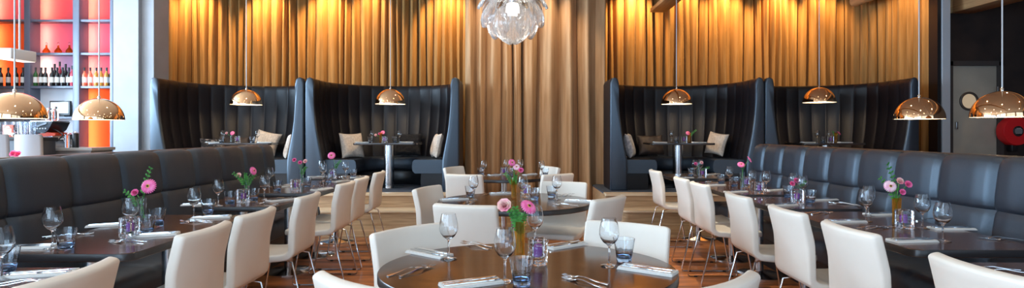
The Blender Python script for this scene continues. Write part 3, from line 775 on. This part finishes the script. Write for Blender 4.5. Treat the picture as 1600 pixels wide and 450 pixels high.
lay(RN[3], TZ, [('nap', (1132, 301), (1168, 299), cnr), ('wine', 1197, 301, bnr), ('wine', 1175, 300, 'beside the candle'), ('cand', 1186, 303, 'front'), ('cand', 1166, 293, 'behind'), 
    ('vc', 1160, 294, ctr, [('pink', 1158, 257, 0, 'pink gerbera facing up in vase', -.01, (-.1, -.7, .7)), ('pink', 1171, 249, 0, 'tall gerbera seen from its side in vase', -.01, (.8, -.2, .5))]),
    ('tumb', 1148, 292, 'beside the vase'), ('wine', 1140, 290, cfr), ('tumb', 1127, 287, cfr), ('nap', (1101, 290), (1132, 289), cfr), ('nap', (1196, 298), (1222, 296), bnr), ('forks', (1120, 283), (1104, 285), cfr), ('forks', (1160, 306), (1140, 308), cnr)])
lay(RN[4], TZ, [('nap', (1053, 278.5), (1085, 277.5), 'chair side'), ('nap', (1103, 273), (1122, 272), 'bench side'), ('tumb', 1080, 275, 'chair side'), ('wine', 1086, 274, 'chair side'), ('wine', 1094, 273, 'bench side'), ('cand', 1098, 277, ctr),
    ('vc', 1091, 276, ctr, [('rose', 1096, 254, 0, 'small pale rose in vase'), ('carn', 1087, 256, 0, 'pink carnation in vase'), ('sprig', 1107, 262, 0, 'drooping sprig in vase')]), ('forks', (1060, 273), (1072, 272), 'chair side')])
# round tables ---------------------------------------------------
R1, R2, R3 = 'front round table', 'middle round table', 'back round table'
lay(R1, TZ, [('wine', 701, 405, 'bar side'), ('nap', (642, 392), (700, 403), 'bar side'), ('forks', (604, 436), (676, 415), 'bar side'), ('wine', 789, 440, 'before the amber vase'), ('tumb', 815, 446, 'before the amber vase'),
    ('va', 812, 402, ctr, [('rose', 788, 321, 0, 'cream and pink rose in amber vase', -.02, (-.2, -1, .6), .85), ('pink', 826, 323, 0, 'pink gerbera in amber vase', -.04, (.5, -.7, .8), .85), ('sprig', 798, 332, 0, 'leaf sprig under the rose in amber vase'), ('sprig', 818, 338, 0, 'leaf sprig under the gerbera in amber vase'), ('sprig', 806, 326, 0, 'middle leaf sprig in amber vase')]),
    ('wine', 836, 386, 'behind the candle'), ('cand', 840, 413, ctr), ('nap', (700, 449), (772, 440), 'close side'), ('forks', (764, 388), (728, 381), 'far side'),
    ('wine', 952, 416, 'door side'), ('tumb', 975, 409, 'door side'), ('nap', (975, 418), (1050, 429), 'door side'), ('nap', (862, 388), (905, 381), 'far side'), ('forks', (950, 449), (885, 434), 'close side')])
lay(R2, TZ, [('wine', 740, 312, 'bar side'), ('tumb', 735, 309, 'bar side'), ('nap', (692, 313), (728, 311), 'bar side'), ('forks', (748, 306), (772, 302), 'far side'), ('forks', (722, 322), (742, 314), 'close side'),
    ('va', 803, 310, ctr, [('pink', 800, 254, 0, 'tall pink gerbera in amber vase', -.02, (.3, -.9, .4), .7), ('pale', 807, 261, 0, 'pale pink gerbera in amber vase', -.04, (0, -1, .5), .65), ('carn', 814, 266, 0, 'deep pink carnation in amber vase', -.04), ('sprig', 790, 272, 0, 'leaf sprig on the bar side in amber vase'), ('sprig', 806, 275, 0, 'leaf sprig over the rim of amber vase')]),
    ('wine', 817, 314, 'beside the amber vase'), ('cand', 821, 308, ctr), ('tumb', 835, 313, 'beside the candle'), ('wine', 870, 312, 'door side'), ('tumb', 862, 309, 'door side'), ('forks', (876, 307), (892, 304), 'door side'), ('nap', (886, 314), (924, 316), 'door side'),
    ('forks', (905, 322), (868, 320), 'close side'), ('nap', (770, 303), (800, 302), 'far side')])
lay(R3, TZ, [('wine', 756, 275, 'bar side'), ('tumb', 751, 274, 'bar side'), ('wine', 791, 273, ctr), ('wine', 813, 273, 'far side'), ('nap', (818, 274), (838, 272), 'far side'), ('wine', 846, 276, 'door side'), ('tumb', 852, 275, 'door side'), ('cand', 787, 274, ctr), ('nap', (766, 274), (784, 273), 'bar side'), ('forks', (800, 279), (815, 278), 'close side'), ('tumb', 797, 275, ctr)])
# booth tables
BZ = PZ + .686
def bpt(px, dy=0.): return ((px - CX) * (BTY + dy) / F, BTY + dy)
BN = ['table of %s' % b for b in bn]
def booth_lay(i, wines, tumbs, cands, vase, naps):
    t = BN[i]
    for j, (px, dy) in enumerate(wines): x, y = bpt(px, dy); put('wine', x, y, BZ, t, ('bar end', 'door end')[j])
    for j, (px, dy) in enumerate(tumbs): x, y = bpt(px, dy); put('tumb', x, y, BZ, t, ('bar end', 'door end')[j])
    for j, (px, dy) in enumerate(cands): x, y = bpt(px, dy); put('cand', x, y, BZ, t, 'middle' if j == 0 else 'beside the other')
    k, px, dy, fl = vase; x, y = bpt(px, dy); put(k, x, y, BZ, t, 'middle', fl)
    for j, (px, dy) in enumerate(naps):
        x, y = bpt(px, dy); put_nap(x, y, BZ, PI / 2 + .1, t, ('bar end', 'door end')[j])
booth_lay(0, [(348, .02), (402, .1)], [(346, -.12), (394, -.08)], [(371, -.05)], ('vc', 361, .0, [('pink', 363, 208, 0, 'pink gerbera'), ('rose', 354, 208, 0, 'small pale rose')]), [(333, -.05), (414, -.1)])
booth_lay(1, [(581, .08), (624, .06)], [(579, -.08), (617, -.05)], [(601, -.06)], ('va', 595, .0, [('carn', 593, 209, 0, 'pink carnation'), ('pink', 598, 207, 0, 'pink gerbera'), ('rose', 587, 211, 0, 'pale drooping rose')]), [(567, -.05), (635, .12)])
booth_lay(2, [(1049, .05)], [(1056, -.06)], [(1069, -.04)], ('va', 1077, .02, [('pink', 1075, 208, 0, 'pink gerbera'), ('sprig', 1087, 204, 0, 'broad green sprig')]), [(1031, .02), (1092, -.05)])
booth_lay(3, [(1277, .03), (1295, .12)], [(1286, -.06)], [(1298, -.03)], ('va', 1306, .0, [('pink', 1311, 208, 0, 'pink gerbera turned aside', -.01, (.8, -.2, .7)), ('sprig', 1301, 206, 0, 'green sprig')]), [(1262, .0), (1320, -.04)])

# ------------------------------------------------------------------ copper pendants
def build_pendant():
    root = empty('pendant_lamp')
    r, h = .23, .232; pr = [(r * math.sin(a), h * math.cos(a)) for a in [PI / 2 * k / 20 for k in range(20, -1, -1)]]
    pr = [(max(x, .002), z) for x, z in pr]
    inner = [(max(x * .985, .002), z * .985) for x, z in reversed(pr)]
    MB().lathe(pr, 56, cap0=False).obj('shade', M['copper'], root, True, 60)
    MB().lathe([(r * .998, 0)] + [(r * .985, 0)] + list(reversed(inner))[1:], 56, cap0=False).obj('lining', M['white_inner'], root, True, 60)
    MB().lathe([(.014, h - .004), (.014, h + .018), (.010, h + .024), (.004, h + .034)], 20).obj('cap', M['chrome'], root)
    b = MB().lathe([(.002, .09), (.02, .095), (.03, .12), (.022, .15), (.012, .165), (.012, .22)], 20).obj('bulb', M['bulb'], root)
    return root
pp = proto(build_pendant()); M['cord'] = mat('pale_cord', (.5, .52, .55), .4)
PEND = [((155, 5.94), 1.39, 'copper dome pendant hanging before the white pillar'), ((23, 4.86), 1.379, 'large copper dome pendant above the bar stools'),
        ((1436, 5.85), 1.396, 'copper dome pendant hanging before the pale steel post'), ((1566, 4.86), 1.39, 'large copper dome pendant hanging before the grey door'),
        ((385, BTY), 1.675, 'small copper dome pendant over the first booth from the bar'), ((610, BTY), 1.685, 'small copper dome pendant over the second booth from the bar'),
        ((1057, BTY), 1.685, 'small copper dome pendant over the third booth from the bar'), ((1280, BTY), 1.71, 'small copper dome pendant over the fourth booth from the bar')]
def light(name, typ, loc, power, col, **k):
    d = bpy.data.lights.new(name, typ); d.energy = power; d.color = col
    for a, v in k.items(): setattr(d, a, v)
    o = bpy.data.objects.new(name, d); COL.objects.link(o); o.location = loc; return o
for (px, Y), z, l in PEND:
    x = (px - CX) * Y / F
    o = place(pp, (x, Y, z), 0, l, 'lamp', 'copper pendant lamps')
    MB().tube([(0, 0, .255), (0, 0, ZC - z)], .006, 8).obj('cord', M['cord'], o)
    light('pendant_light', 'POINT', (x, Y, z + .05), 9, (1, .72, .42), shadow_soft_size=.03)

# clear petal chandelier
def chandelier(x, y, z, R):
    root = thing('petal_chandelier', 'large clear petal chandelier hanging over the round tables', 'lamp', (x, y, z))
    MB().lathe([(.01, .06), (.05, .05), (.06, 0), (.045, -.045), (.01, -.06)], 24).obj('bulb', M['hope'], root)
    MB().lathe([(.02, .05), (.03, .08), (.03, .18), (.012, .22)], 16).obj('socket', M['chrome'], root)
    MB().tube([(0, 0, .21), (0, 0, ZC - z)], .006, 8).obj('cord', M['cord'], root)
    arms = MB()
    rnd = random.Random(3)
    tiers = [(27, 3, .02), (55, 5, .0), (82, 7, .03), (110, 7, .03), (140, 5, .0)]
    for ti, (th, n, dr) in enumerate(tiers):
        for k in range(n):
            ph = 2 * PI * (k + .5 * (ti % 2)) / n - PI / 2
            t = math.radians(th)
            rad = Vector((math.sin(t) * math.cos(ph), math.sin(t) * math.sin(ph), -math.cos(t)))
            down = Vector((math.cos(t) * math.cos(ph), math.cos(t) * math.sin(ph), math.sin(t))) * -1     # tangent towards the lamp's foot
            side = rad.cross(down).normalized()
            L0 = R * .80; W = R * .38
            flare = .62
            c0 = rad * R * .74 - down * L0 * .45
            def fn(u, v, c0=c0, rad=rad, down=down, side=side):
                s = u * 2 - 1
                w = W * (.22 + .78 * math.sin(PI * min(v, .62) / 1.24)) * (1 if v < .8 else (1 - .35 * ((v - .8) / .2) ** 2))
                ridge = .024 * abs(((u * 5) % 1) * 2 - 1) * (.3 + .7 * v)
                bulge = .16 * L0 * math.sin(PI * v * .9) - .22 * W * s * s
                return c0 + down * L0 * (v - .05 * s * s * v) + side * s * w + rad * (bulge + ridge + flare * L0 * v * .6)
            pb = MB().grid(fn, 24, 10, .003)
            pb.obj('petal', M['acrylic'], root, True, 25)
            arms.tube([rad * .03, c0 + down * L0 * .05 + rad * .01], .002, 5)
    arms.obj('rod_frame', M['chrome'], root)
    light('chandelier_light', 'POINT', (x, y, z), 110, (1, .9, .76), shadow_soft_size=.07)
ch = AT(801, 14, 5.4); chandelier(ch.x, ch.y, ch.z, .285)

# white box lamp on the bar side
wb = AT(41, 87, 6.2)
r = thing('box_spotlight', 'white box spotlight hanging before the bar shelves', 'lamp', (wb.x, wb.y, wb.z))
MB().box(-.13, -.22, -.06, .03, .10, .055, .008).obj('housing', mat('white_box', (.75, .77, .78), .4), r)
MB().box(-.12, -.20, -.066, .02, .09, -.060).obj('lens', mat('box_lens', (.9, .9, .85), .3, emis=(1, .95, .85), estr=1.), r)
MB().tube([(-.02, -.06, .05), (-.02, -.06, ZC - wb.z)], .009, 8).obj('rod', M['cord'], r)

# fire hose reel
hc = AT(1590, 205, 8.6); HYc = PY
r = thing('fire_hose_reel', 'round red fire hose reel with black centre on the dark wall', 'hose reel', (hc.x, 8.64, hc.z))
def ydisc(prof, n=40): return MB().rings([[(rr * math.cos(2 * PI * k / n), yy, rr * math.sin(2 * PI * k / n)) for k in range(n)] for rr, yy in prof])
ydisc([(.21, .10), (.225, .09), (.225, -.03), (.215, -.045), (.08, -.05)]).obj('drum', mat('signal_red', (.65, .015, .02), .35), r)
ydisc([(.082, -.045), (.082, -.056), (.076, -.06)]).obj('hub_plate', mat('black_hub', (.015, .015, .018), .4), r)
lm = MB()
for i, (w_, zz) in enumerate([(.035, .045), (.055, .028), (.06, .008), (.06, -.012), (.05, -.032)]): lm.box(-w_, -.0612, zz - .004, w_, -.0602, zz + .004)
lm.obj('label_lettering', mat('label_grey', (.45, .47, .5), .5), r)
MB().box(-.05, .0, -.32, .05, .105, -.1, .01).obj('bracket', M['black'], r)

# ------------------------------------------------------------------ bar
SY = 9.2                                        # back of the shelves
def sx(px, Y=8.9): return (px - CX) * Y / F
def sz(py, Y=8.9): return HE - (py - CY) * Y / F
blue = mat('shelf_slate', (.12, .14, .19), .35)
sh = thing('bar_shelf', 'tall backlit bar shelving with pink and orange panels', 'shelf', (sx(80), 8.9, 0))
def sp(mb, name, m): 
    o = mb.obj(name, m, sh); o.matrix_parent_inverse = Matrix.Translation((-sx(80), -8.9, 0)); return o
UP = [(-62, -52), (39, 48), (115, 125), (173, 178)]
for a, b in UP: sp(MB().box(sx(a), 8.88, 0, sx(b), SY, ZC - .02, .004), 'upright', blue)
LV = [32, 84, 136]
cells = [(-52, 39), (48, 115), (125, 173)]
ZS = [sz(p) for p in LV]
for ci, (a, b) in enumerate(cells):
    for z in ZS + ([sz(184)] if ci < 2 else []): sp(MB().box(sx(a), 8.9, z - .018, sx(b), SY, z + .018, .003), 'shelf_board', blue)
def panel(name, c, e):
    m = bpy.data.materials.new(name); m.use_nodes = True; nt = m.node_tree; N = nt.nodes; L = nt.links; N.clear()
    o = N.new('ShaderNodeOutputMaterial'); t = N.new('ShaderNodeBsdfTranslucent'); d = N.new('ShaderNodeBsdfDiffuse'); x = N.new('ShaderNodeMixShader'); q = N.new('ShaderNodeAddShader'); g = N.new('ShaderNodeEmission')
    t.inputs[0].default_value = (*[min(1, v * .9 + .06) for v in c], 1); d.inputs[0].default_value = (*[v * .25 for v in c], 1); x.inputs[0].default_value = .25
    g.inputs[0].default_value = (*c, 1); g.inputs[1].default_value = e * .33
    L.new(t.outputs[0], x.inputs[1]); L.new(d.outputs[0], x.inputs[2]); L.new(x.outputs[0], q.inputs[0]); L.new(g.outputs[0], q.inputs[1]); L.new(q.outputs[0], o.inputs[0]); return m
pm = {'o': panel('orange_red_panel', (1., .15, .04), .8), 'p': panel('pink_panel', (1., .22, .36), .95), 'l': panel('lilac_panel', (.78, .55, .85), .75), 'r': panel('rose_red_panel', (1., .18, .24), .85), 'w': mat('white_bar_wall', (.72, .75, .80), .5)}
zz = [0, sz(184), ZS[2], ZS[1], ZS[0], ZC]
pan = ['wwoor', 'wwlpr', 'orppr']
for ci, (a, b) in enumerate(cells):
    for k in range(5):
        z0, z1 = zz[k] + .01, zz[k + 1] - .01
        if ci == 2 and k == 0: z1 = zz[2] - .01
        if ci == 2 and k == 1: continue
        sp(MB().add([(sx(a), SY - .12, z0), (sx(b), SY - .12, z0), (sx(b), SY - .12, z1), (sx(a), SY - .12, z1)], [(0, 1, 2, 3)]), 'back_panel', pm[pan[ci][k]])
sp(MB().box(sx(-60), SY - .005, 0, sx(177), SY + .01, ZC - .02), 'back_board', mat('white_board', (.8, .8, .8), .7))
tm = mat('warm_tube', (1, .85, .6), .4, emis=(1, .64, .30), estr=26.)
for ci, px in enumerate((8, 82, 152)):
    for k in range(5):
        if ci < 2 and k < 2: continue
        if ci == 2 and k == 1: continue
        z0, z1 = zz[k] + .05, zz[k + 1] - .05
        if ci == 2 and k == 0: z0, z1 = .5, zz[2] - .06
        xx = sx(px, SY)
        sp(MB().lathe([(.008, 0), (.014, .01), (.014, z1 - z0 - .01), (.008, z1 - z0)], 12, (xx, SY - .045, z0)), 'light_tube', tm)
# bottles
def bottle_mesh(m, lm, h=.30, r=.0325):
    b = MB().lathe([(r * .9, 0), (r, .006), (r, h * .58), (r * .85, h * .66), (r * .42, h * .74), (r * .36, h * .8), (r * .36, h * .97), (r * .42, h * .975), (r * .4, h)], 16).mesh('bottle_glass', m)
    l = MB().lathe([(r * 1.02, h * .18), (r * 1.02, h * .48)], 16, cap0=False, cap1=False).mesh('label', lm)
    c = MB().lathe([(r * .44, h * .82), (r * .46, h * 1.004), (r * .2, h * 1.006)], 12, cap0=False).mesh('capsule', M['black'])
    return b, l, c
lw = mat('paper_label', (.75, .73, .68), .7)
bk = {'dark': bottle_mesh(mat('dark_bottle', (.010, .012, .012), .12, coat=.4), lw), 'green': bottle_mesh(mat('green_bottle', (.02, .10, .02), .1), lw),
      'rose': bottle_mesh(mat('rose_wine', (.85, .20, .10), .12, coat=.4), lw), 'amber': bottle_mesh(mat('amber_wine', (.55, .24, .03), .12, coat=.4), lw),
      'red': bottle_mesh(mat('red_spirit', (.55, .03, .06), .15, coat=.4), lw, .33, .03)}
bwords = {'dark': 'dark wine bottle', 'green': 'green wine bottle', 'rose': 'rose wine bottle', 'amber': 'amber wine bottle', 'red': 'slim red bottle'}
def bottle(kind, px, dy, label):
    z = ZS[2] + .0195; Y = 8.97 + dy
    o = thing('wine_bottle', label, 'bottle', (sx(px, Y), Y, z), 0, 'bottles on the bar shelf')
    if dy > .03: o.scale = (1, 1, 1.22)
    for nm, me in zip(('glass_body', 'paper_label', 'capsule'), bk[kind]):
        c = bpy.data.objects.new(nm, me); COL.objects.link(c); c.parent = o
bays = {0: [('dark', 1), ('dark', 13), ('dark', 25), ('dark', 36)], 1: [('green', 56), ('dark', 64.5), ('dark', 71), ('dark', 81.5), ('dark', 89.5), ('dark', 98), ('dark', 107.5), ('red', 113)], 2: [('rose', 132), ('rose', 141), ('amber', 150.5), ('amber', 158), ('amber', 166.5), ('dark', 173.5)]}
bayw = ['bar shelf bay above the espresso machine', 'middle bay of the bar shelf', 'bar shelf bay next to the white pillar']
for b, lst in bays.items():
    for i, (k, px) in enumerate(lst): bottle(k, px, -.03 if px < 170 else .02, '%s, %s in row in %s' % (bwords[k], (ordn + ['eighth'])[i], ['open end bay of bar shelf', 'middle bay of bar shelf', 'bar shelf bay beside the pillar'][b]))
for i, (k, px) in enumerate([('dark', 85.5), ('red', 93.5), ('dark', 102.5)]): bottle(k, px, .045, '%s standing behind the front row, %s, middle bay' % (bwords[k], ordn[i]))
cm = glass_mat('brandy_glass', (.85, .50, .18), body=(.7, .4, .1), bodyw=.3)
for i, px in enumerate((72.5, 91, 108.5)):
    o = thing('round_decanter', 'small round decanter on the upper bar shelf, %s in row' % ordn[i], 'decanter', (sx(px, 8.97), 8.97, ZS[1] + .0195), 0, 'decanters on the upper bar shelf')
    MB().lathe([(.035, 0), (.05, .01), (.05, .035), (.035, .06), (.014, .09), (.011, .12), (.016, .13)], 20).obj('glass_body', cm, o)
    MB().lathe([(.009, .125), (.010, .14), (.017, .155), (.010, .172), (.003, .176)], 16).obj('stopper', M['glass'], o)
# till screen on the shelf
ts = AT(95, 183, 8.82)
o = thing('till_screen', 'till monitor with pale screen standing on the bar shelf', 'monitor', (sx(95, 8.97), 8.97, sz(184) + .0195))
MB().box(-.17, -.02, .015, .17, .015, .255, .008).obj('casing', M['black'], o)
MB().box(-.15, -.0215, .055, .135, -.0195, .235).obj('screen', mat('till_display', (.6, .65, .7), .3, emis=(.8, .9, 1), estr=.75), o)
MB().box(-.08, -.03, 0, .08, .05, .016, .004).obj('foot', M['black'], o)
# counter
cz = 1.195
bc = thing('bar_counter', 'dark bar counter behind the two pale bar stools', 'counter', (-7.1, 7.0, 0))
MB().box(-1.6, -.29, 0, 1.32, -.08, cz - .04).obj('counter_front', mat('slate_front', (.05, .055, .07), .4), bc)
MB().box(-1.65, -.32, cz - .04, 1.34, -.06, cz, .006).obj('worktop', M['black'], bc)
lc = thing('service_counter', 'low grey service ledge beside the bar counter', 'counter', (-5.66, 7.1, 0))
MB().box(-.28, -.12, 0, .28, .25, 1.02).obj('ledge_front', mat('grey_ledge', (.16, .16, .16), .4), lc)
MB().box(-.29, -.145, 1.02, .31, .27, 1.058, .005).obj('ledge_top', mat('grey_stone', (.33, .33, .32), .35), lc)
# bar stools
M['stool'] = mat('grey_stool_leather', (.30, .31, .33), .45)
def build_stool():
    root = empty('bar_stool')
    b = [[(x, -.17 - .02 * (z - .8) + .03 * (x / .16) ** 2 - .02 + y, z) for x, y in rrect(w, .04, .015, 3)] for z, w in ((.79, .29), (.80, .31), (1.0, .315), (1.20, .31), (1.222, .30), (1.232, .28))]
    MB().rings(b).obj('backrest', M['stool'], root, True, 50)
    pts = rrect(.33, .36, .03, 4); MB().rings([[(x * s, y * s, z) for x, y in pts] for s, z in ((.96, .74), (1, .75), (1, .79), (.96, .80))]).obj('seat', M['stool'], root, True, 50)
    for ax in (-1, 1):
        for ay in (-1, 1): MB().tube([(ax * .12, ay * .12, .75), (ax * .165, ay * .165, 0)], .009, 8).obj('leg', M['chrome'], root)
    MB().tube([(.155 * math.cos(a) * 1.15, .155 * math.sin(a) * 1.15, .28) for a in [2 * PI * k / 24 for k in range(25)]], .007, 8, False).obj('footrest', M['chrome'], root)
    return root
st = proto(build_stool())
for px, l in ((0, 'pale leather bar stool, the outer one cut by the frame'), (52, 'pale leather bar stool beside the espresso machine')):
    place(st, ((px - CX) * 6.35 / F, 6.46, 0), .0, l, 'bar stool', 'bar stools')
# glassware and things on the counter
def build_highball():
    return MB().lathe([(.028, 0), (.030, .004), (.034, .12), (.037, .19), (.035, .19), (.032, .12), (.027, .012), (.002, .012)], 20).obj('highball_glass', M['block'], None, True, 50)
hb = proto(build_highball())
for i, (px, dy, s) in enumerate([(3, 0, 1), (27, .02, 1), (33, .14, 1.05), (36, -.02, .9), (44, .12, 1.1), (51, .0, 1.), (14, .16, 1), (38, .25, 1)]):
    Y = 6.745 + dy * .6; o = place(hb, (sx(px, Y), Y, cz), 0, 'tall clear glass on the bar counter, %s along from the frame edge' % (ordn + ['eighth'])[i], 'glass', 'glasses on the bar counter')
o = thing('menu_card', 'red menu card with pale emblem standing on the bar counter', 'menu', (sx(13, 6.71), 6.71, cz))
MB().box(-.065, -.006, 0, .065, .006, .15, .002).obj('card', mat('menu_red', (.55, .10, .05), .5), o)
e = MB().box(-.042, -.0072, .03, .042, -.0062, .105)
for k in range(4): e.box(-.03 + .004 * k, -.0074, .112 + .006 * k, .03 - .004 * k, -.0063, .115 + .006 * k)
e.obj('emblem', mat('menu_cream', (.75, .62, .5), .6), o)
o = tag(MB().lathe([(.02, 0), (.03, .02), (.028, .05), (.01, .062)], 16, (sx(22.5, 6.70), 6.70, cz)).obj('sugar_pot', M['steel']), 'small round metal pot in front of bar glasses', 'pot')
# espresso machine
em = thing('espresso_machine', 'black angular espresso machine with red drip panel at the bar end', 'coffee machine', (sx(84, 7.14), 7.14, 1.058))
k7 = 7.1 / F
def epoly(pts, y0, y1, name, m):
    return MB().prism([((px - 84) * k7, (231.5 - py) * k7) for px, py in pts], y0, y1, 'y').obj(name, m, em, True, 30)
epoly([(58, 192), (74, 191), (98, 192), (92, 204), (86, 209), (72, 207)], -.16, .12, 'control_head', M['black'])
bt_ = MB()
for q in range(5): bt_.box((70 + q * 4.2 - 84) * k7, -.166, (231.5 - 203) * k7, (72.2 + q * 4.2 - 84) * k7, -.16, (231.5 - 200.8) * k7)
bt_.obj('buttons', mat('button_white', (.7, .7, .7), .4), em)
epoly([(73, 198), (90, 192.5), (90, 195), (76, 200)], -.17, -.155, 'display', mat('grey_display', (.22, .24, .27), .3))
epoly([(70, 212), (88, 207.5), (102, 209), (101, 213), (71, 215)], -.15, .1, 'drip_panel', mat('machine_red', (.75, .07, .02), .35))
epoly([(70, 215), (101, 213.5), (102, 217), (72, 219)], -.19, .14, 'drip_tray', M['steel'])
epoly([(72, 219), (90, 219), (84, 231.5), (70, 231.5)], -.12, .1, 'body', M['black'])
epoly([(78, 223), (99, 221), (98, 231.5), (92, 231.5), (90, 227)], -.14, .02, 'base_wing', M['steel'])
MB().tube([Vector(((px - 84) * k7, -.1, (231.5 - py) * k7)) for px, py in ((92, 202), (99, 205), (108, 211), (107, 214), (100, 221), (92, 223))], .008, 8).obj('side_bow', M['black'], em)
MB().box((62 - 84) * k7, -.14, (231.5 - 191.5) * k7, (97 - 84) * k7, .12, (231.5 - 190) * k7, .002).obj('cup_shelf', M['steel'], em)
jarz = 1.058 + (231.5 - 189.8) * k7
for px, h, l in ((77, .16, 'tall clear jar on the espresso machine beside the smaller jar'), (86, .18, 'lidded clear jar on top of the espresso machine, under the till')):
    o = thing('glass_jar', l, 'jar', (sx(px, 7.08), 7.08, jarz), 0, 'jars on the espresso machine')
    MB().lathe([(.03, 0), (.038, .01), (.038, h * .6), (.02, h * .75), (.02, h * .85)], 18).obj('jar_body', M['block'], o)
    MB().lathe([(.022, h * .85), (.024, h), (.01, h + .006)], 16).obj('lid', M['chrome'], o)
for px, h, r_, mm, l in ((107, .15, .045, M['block'], 'wide clear storage jar on the grey service ledge'), (118, .17, .036, M['black'], 'black coffee canister on the grey service ledge')):
    o = thing('storage_jar', l, 'jar', (sx(px, 7.05), 7.05, 1.058), 0, 'jars on the service ledge')
    MB().lathe([(r_ * .95, 0), (r_, .01), (r_, h), (r_ * .9, h + .01)], 20).obj('jar_body', mm, o)
    MB().lathe([(r_, h + .01), (r_ * 1.03, h + .02), (r_ * .4, h + .03), (.008, h + .04)], 20).obj('lid', M['chrome'], o)
# flowers on a high table hidden behind the bar-side banquette
ht = thing('console_table', 'narrow dark console behind the bar-side banquette', 'table', (-4.45, 5.2, 0))
MB().box(-.3, -.7, .97, .25, .7, 1.0, .006).obj('tabletop', M['wood_l'], ht)
for ax in (-.26, .21):
    for ay in (-.65, .65): MB().box(ax - .02, ay - .02, 0, ax + .02, ay + .02, .97).obj('leg', M['black'], ht)
for px, py, l in ((21, 240, 'pink carnation peeping over bench below the bar stools'), (28, 241, 'second pink carnation peeping over bench below the bar stools')):
    h = AT(px, py, 5.0); flower('carn', (h.x, 5.0, 1.0), h, l, (0, -1, .6), .9)

# ------------------------------------------------------------------ lights
def area(name, loc, rot, sx_, sy_, power, col):
    o = light(name, 'AREA', loc, power, col, shape='RECTANGLE', size=sx_, size_y=sy_); o.rotation_euler = rot; return o
DAY = (.56, .78, 1.)
for x0, x1 in WX: area('daylight', ((x0 + x1) / 2, YF - .25, 2.05), (PI / 2, 0, 0), x1 - x0, 3.3, 300 if x0 < 0 else 80, DAY)
for y0, y1 in ((-2.1, 1.8), (2.1, 5.0), (5.3, 8.0)): area('daylight', (XL - .25, (y0 + y1) / 2, 2.05), (0, -PI / 2, 0), 3.1, y1 - y0, 200 if y0 < 0 else 550 if y0 < 5 else 1300, DAY)  # strongest one belongs to the added window, for the banquette sheen
def spot(x, y, tx, ty, tz, p, ang, col=(1, .60, .22), z=ZC - .08):
    o = light('curtain_and_floor_fill_spot', 'SPOT', (x, y, z), p, col, spot_size=math.radians(ang), spot_blend=.7, shadow_soft_size=.04)
    o.rotation_euler = (Vector((tx, ty, tz)) - Vector((x, y, z))).to_track_quat('-Z', 'Y').to_euler()
for px, pw in ((262, 1.1), (312, 1.), (422, 1.), (515, 1.1), (580, .5), (700, 1.), (985, 1.2), (1072, .5), (1130, 1.), (1215, 1.), (1280, .6), (1370, .9)):
    x = (px - CX) * 10.1 / F; spot(x, 9.66, x, 10.15, 3.15, 215 * pw, 92)
for px in (750, 860): 
    x = (px - CX) * 8.9 / F; spot(x, 8.2, x, 8.9, 1.6, 130, 80, (1, .74, .45))
for x in (-6., -3., 0., 3., 6.):
    for y in (.6, 3.4, 6.2):
        o = light('ceiling_downlight', 'AREA', (x, y, ZC - .02), 9, (1, .80, .55), shape='DISK', size=.12); 
spot(5.9, 8.5, 6.45, 9.3, 2.5, 130, 70); spot(1.35, 4.9, 1.45, 5.2, 0, 340, 44, (1, .86, .66)); spot(-1.1, 5.0, -1.2, 5.3, 0, 110, 34, (1, .86, .66))  # last two: unseen spots added to brighten aisle floor like daylight patches
w = bpy.data.worlds.new('World'); sc.world = w; w.use_nodes = True
w.node_tree.nodes['Background'].inputs[0].default_value = (.6, .75, 1, 1); w.node_tree.nodes['Background'].inputs[1].default_value = .6

for p in PROTOS: kill(p)

# ------------------------------------------------------------------ camera
cd = bpy.data.cameras.new('camera'); cam = bpy.data.objects.new('camera', cd); COL.objects.link(cam)
cd.sensor_width = 36; cd.lens = F / 1600 * 36; cd.shift_x = -5 / 1600; cd.shift_y = -19 / 1600; cd.clip_start = .05
cam.location = (0, 0, HE); cam.rotation_euler = (PI / 2, 0, 0); sc.camera = cam
vs = sc.view_settings; vs.view_transform = 'Standard'; vs.look = 'None'; vs.exposure = -.2; vs.gamma = 1.; vs.use_curve_mapping = False
cy = sc.cycles
cy.use_denoising = True; cy.max_bounces = 16; cy.diffuse_bounces = 4; cy.glossy_bounces = 5; cy.transparent_max_bounces = 16; cy.transmission_bounces = 14; cy.blur_glossy = .5; cy.sample_clamp_indirect = 8.; cy.caustics_reflective = False; cy.caustics_refractive = True
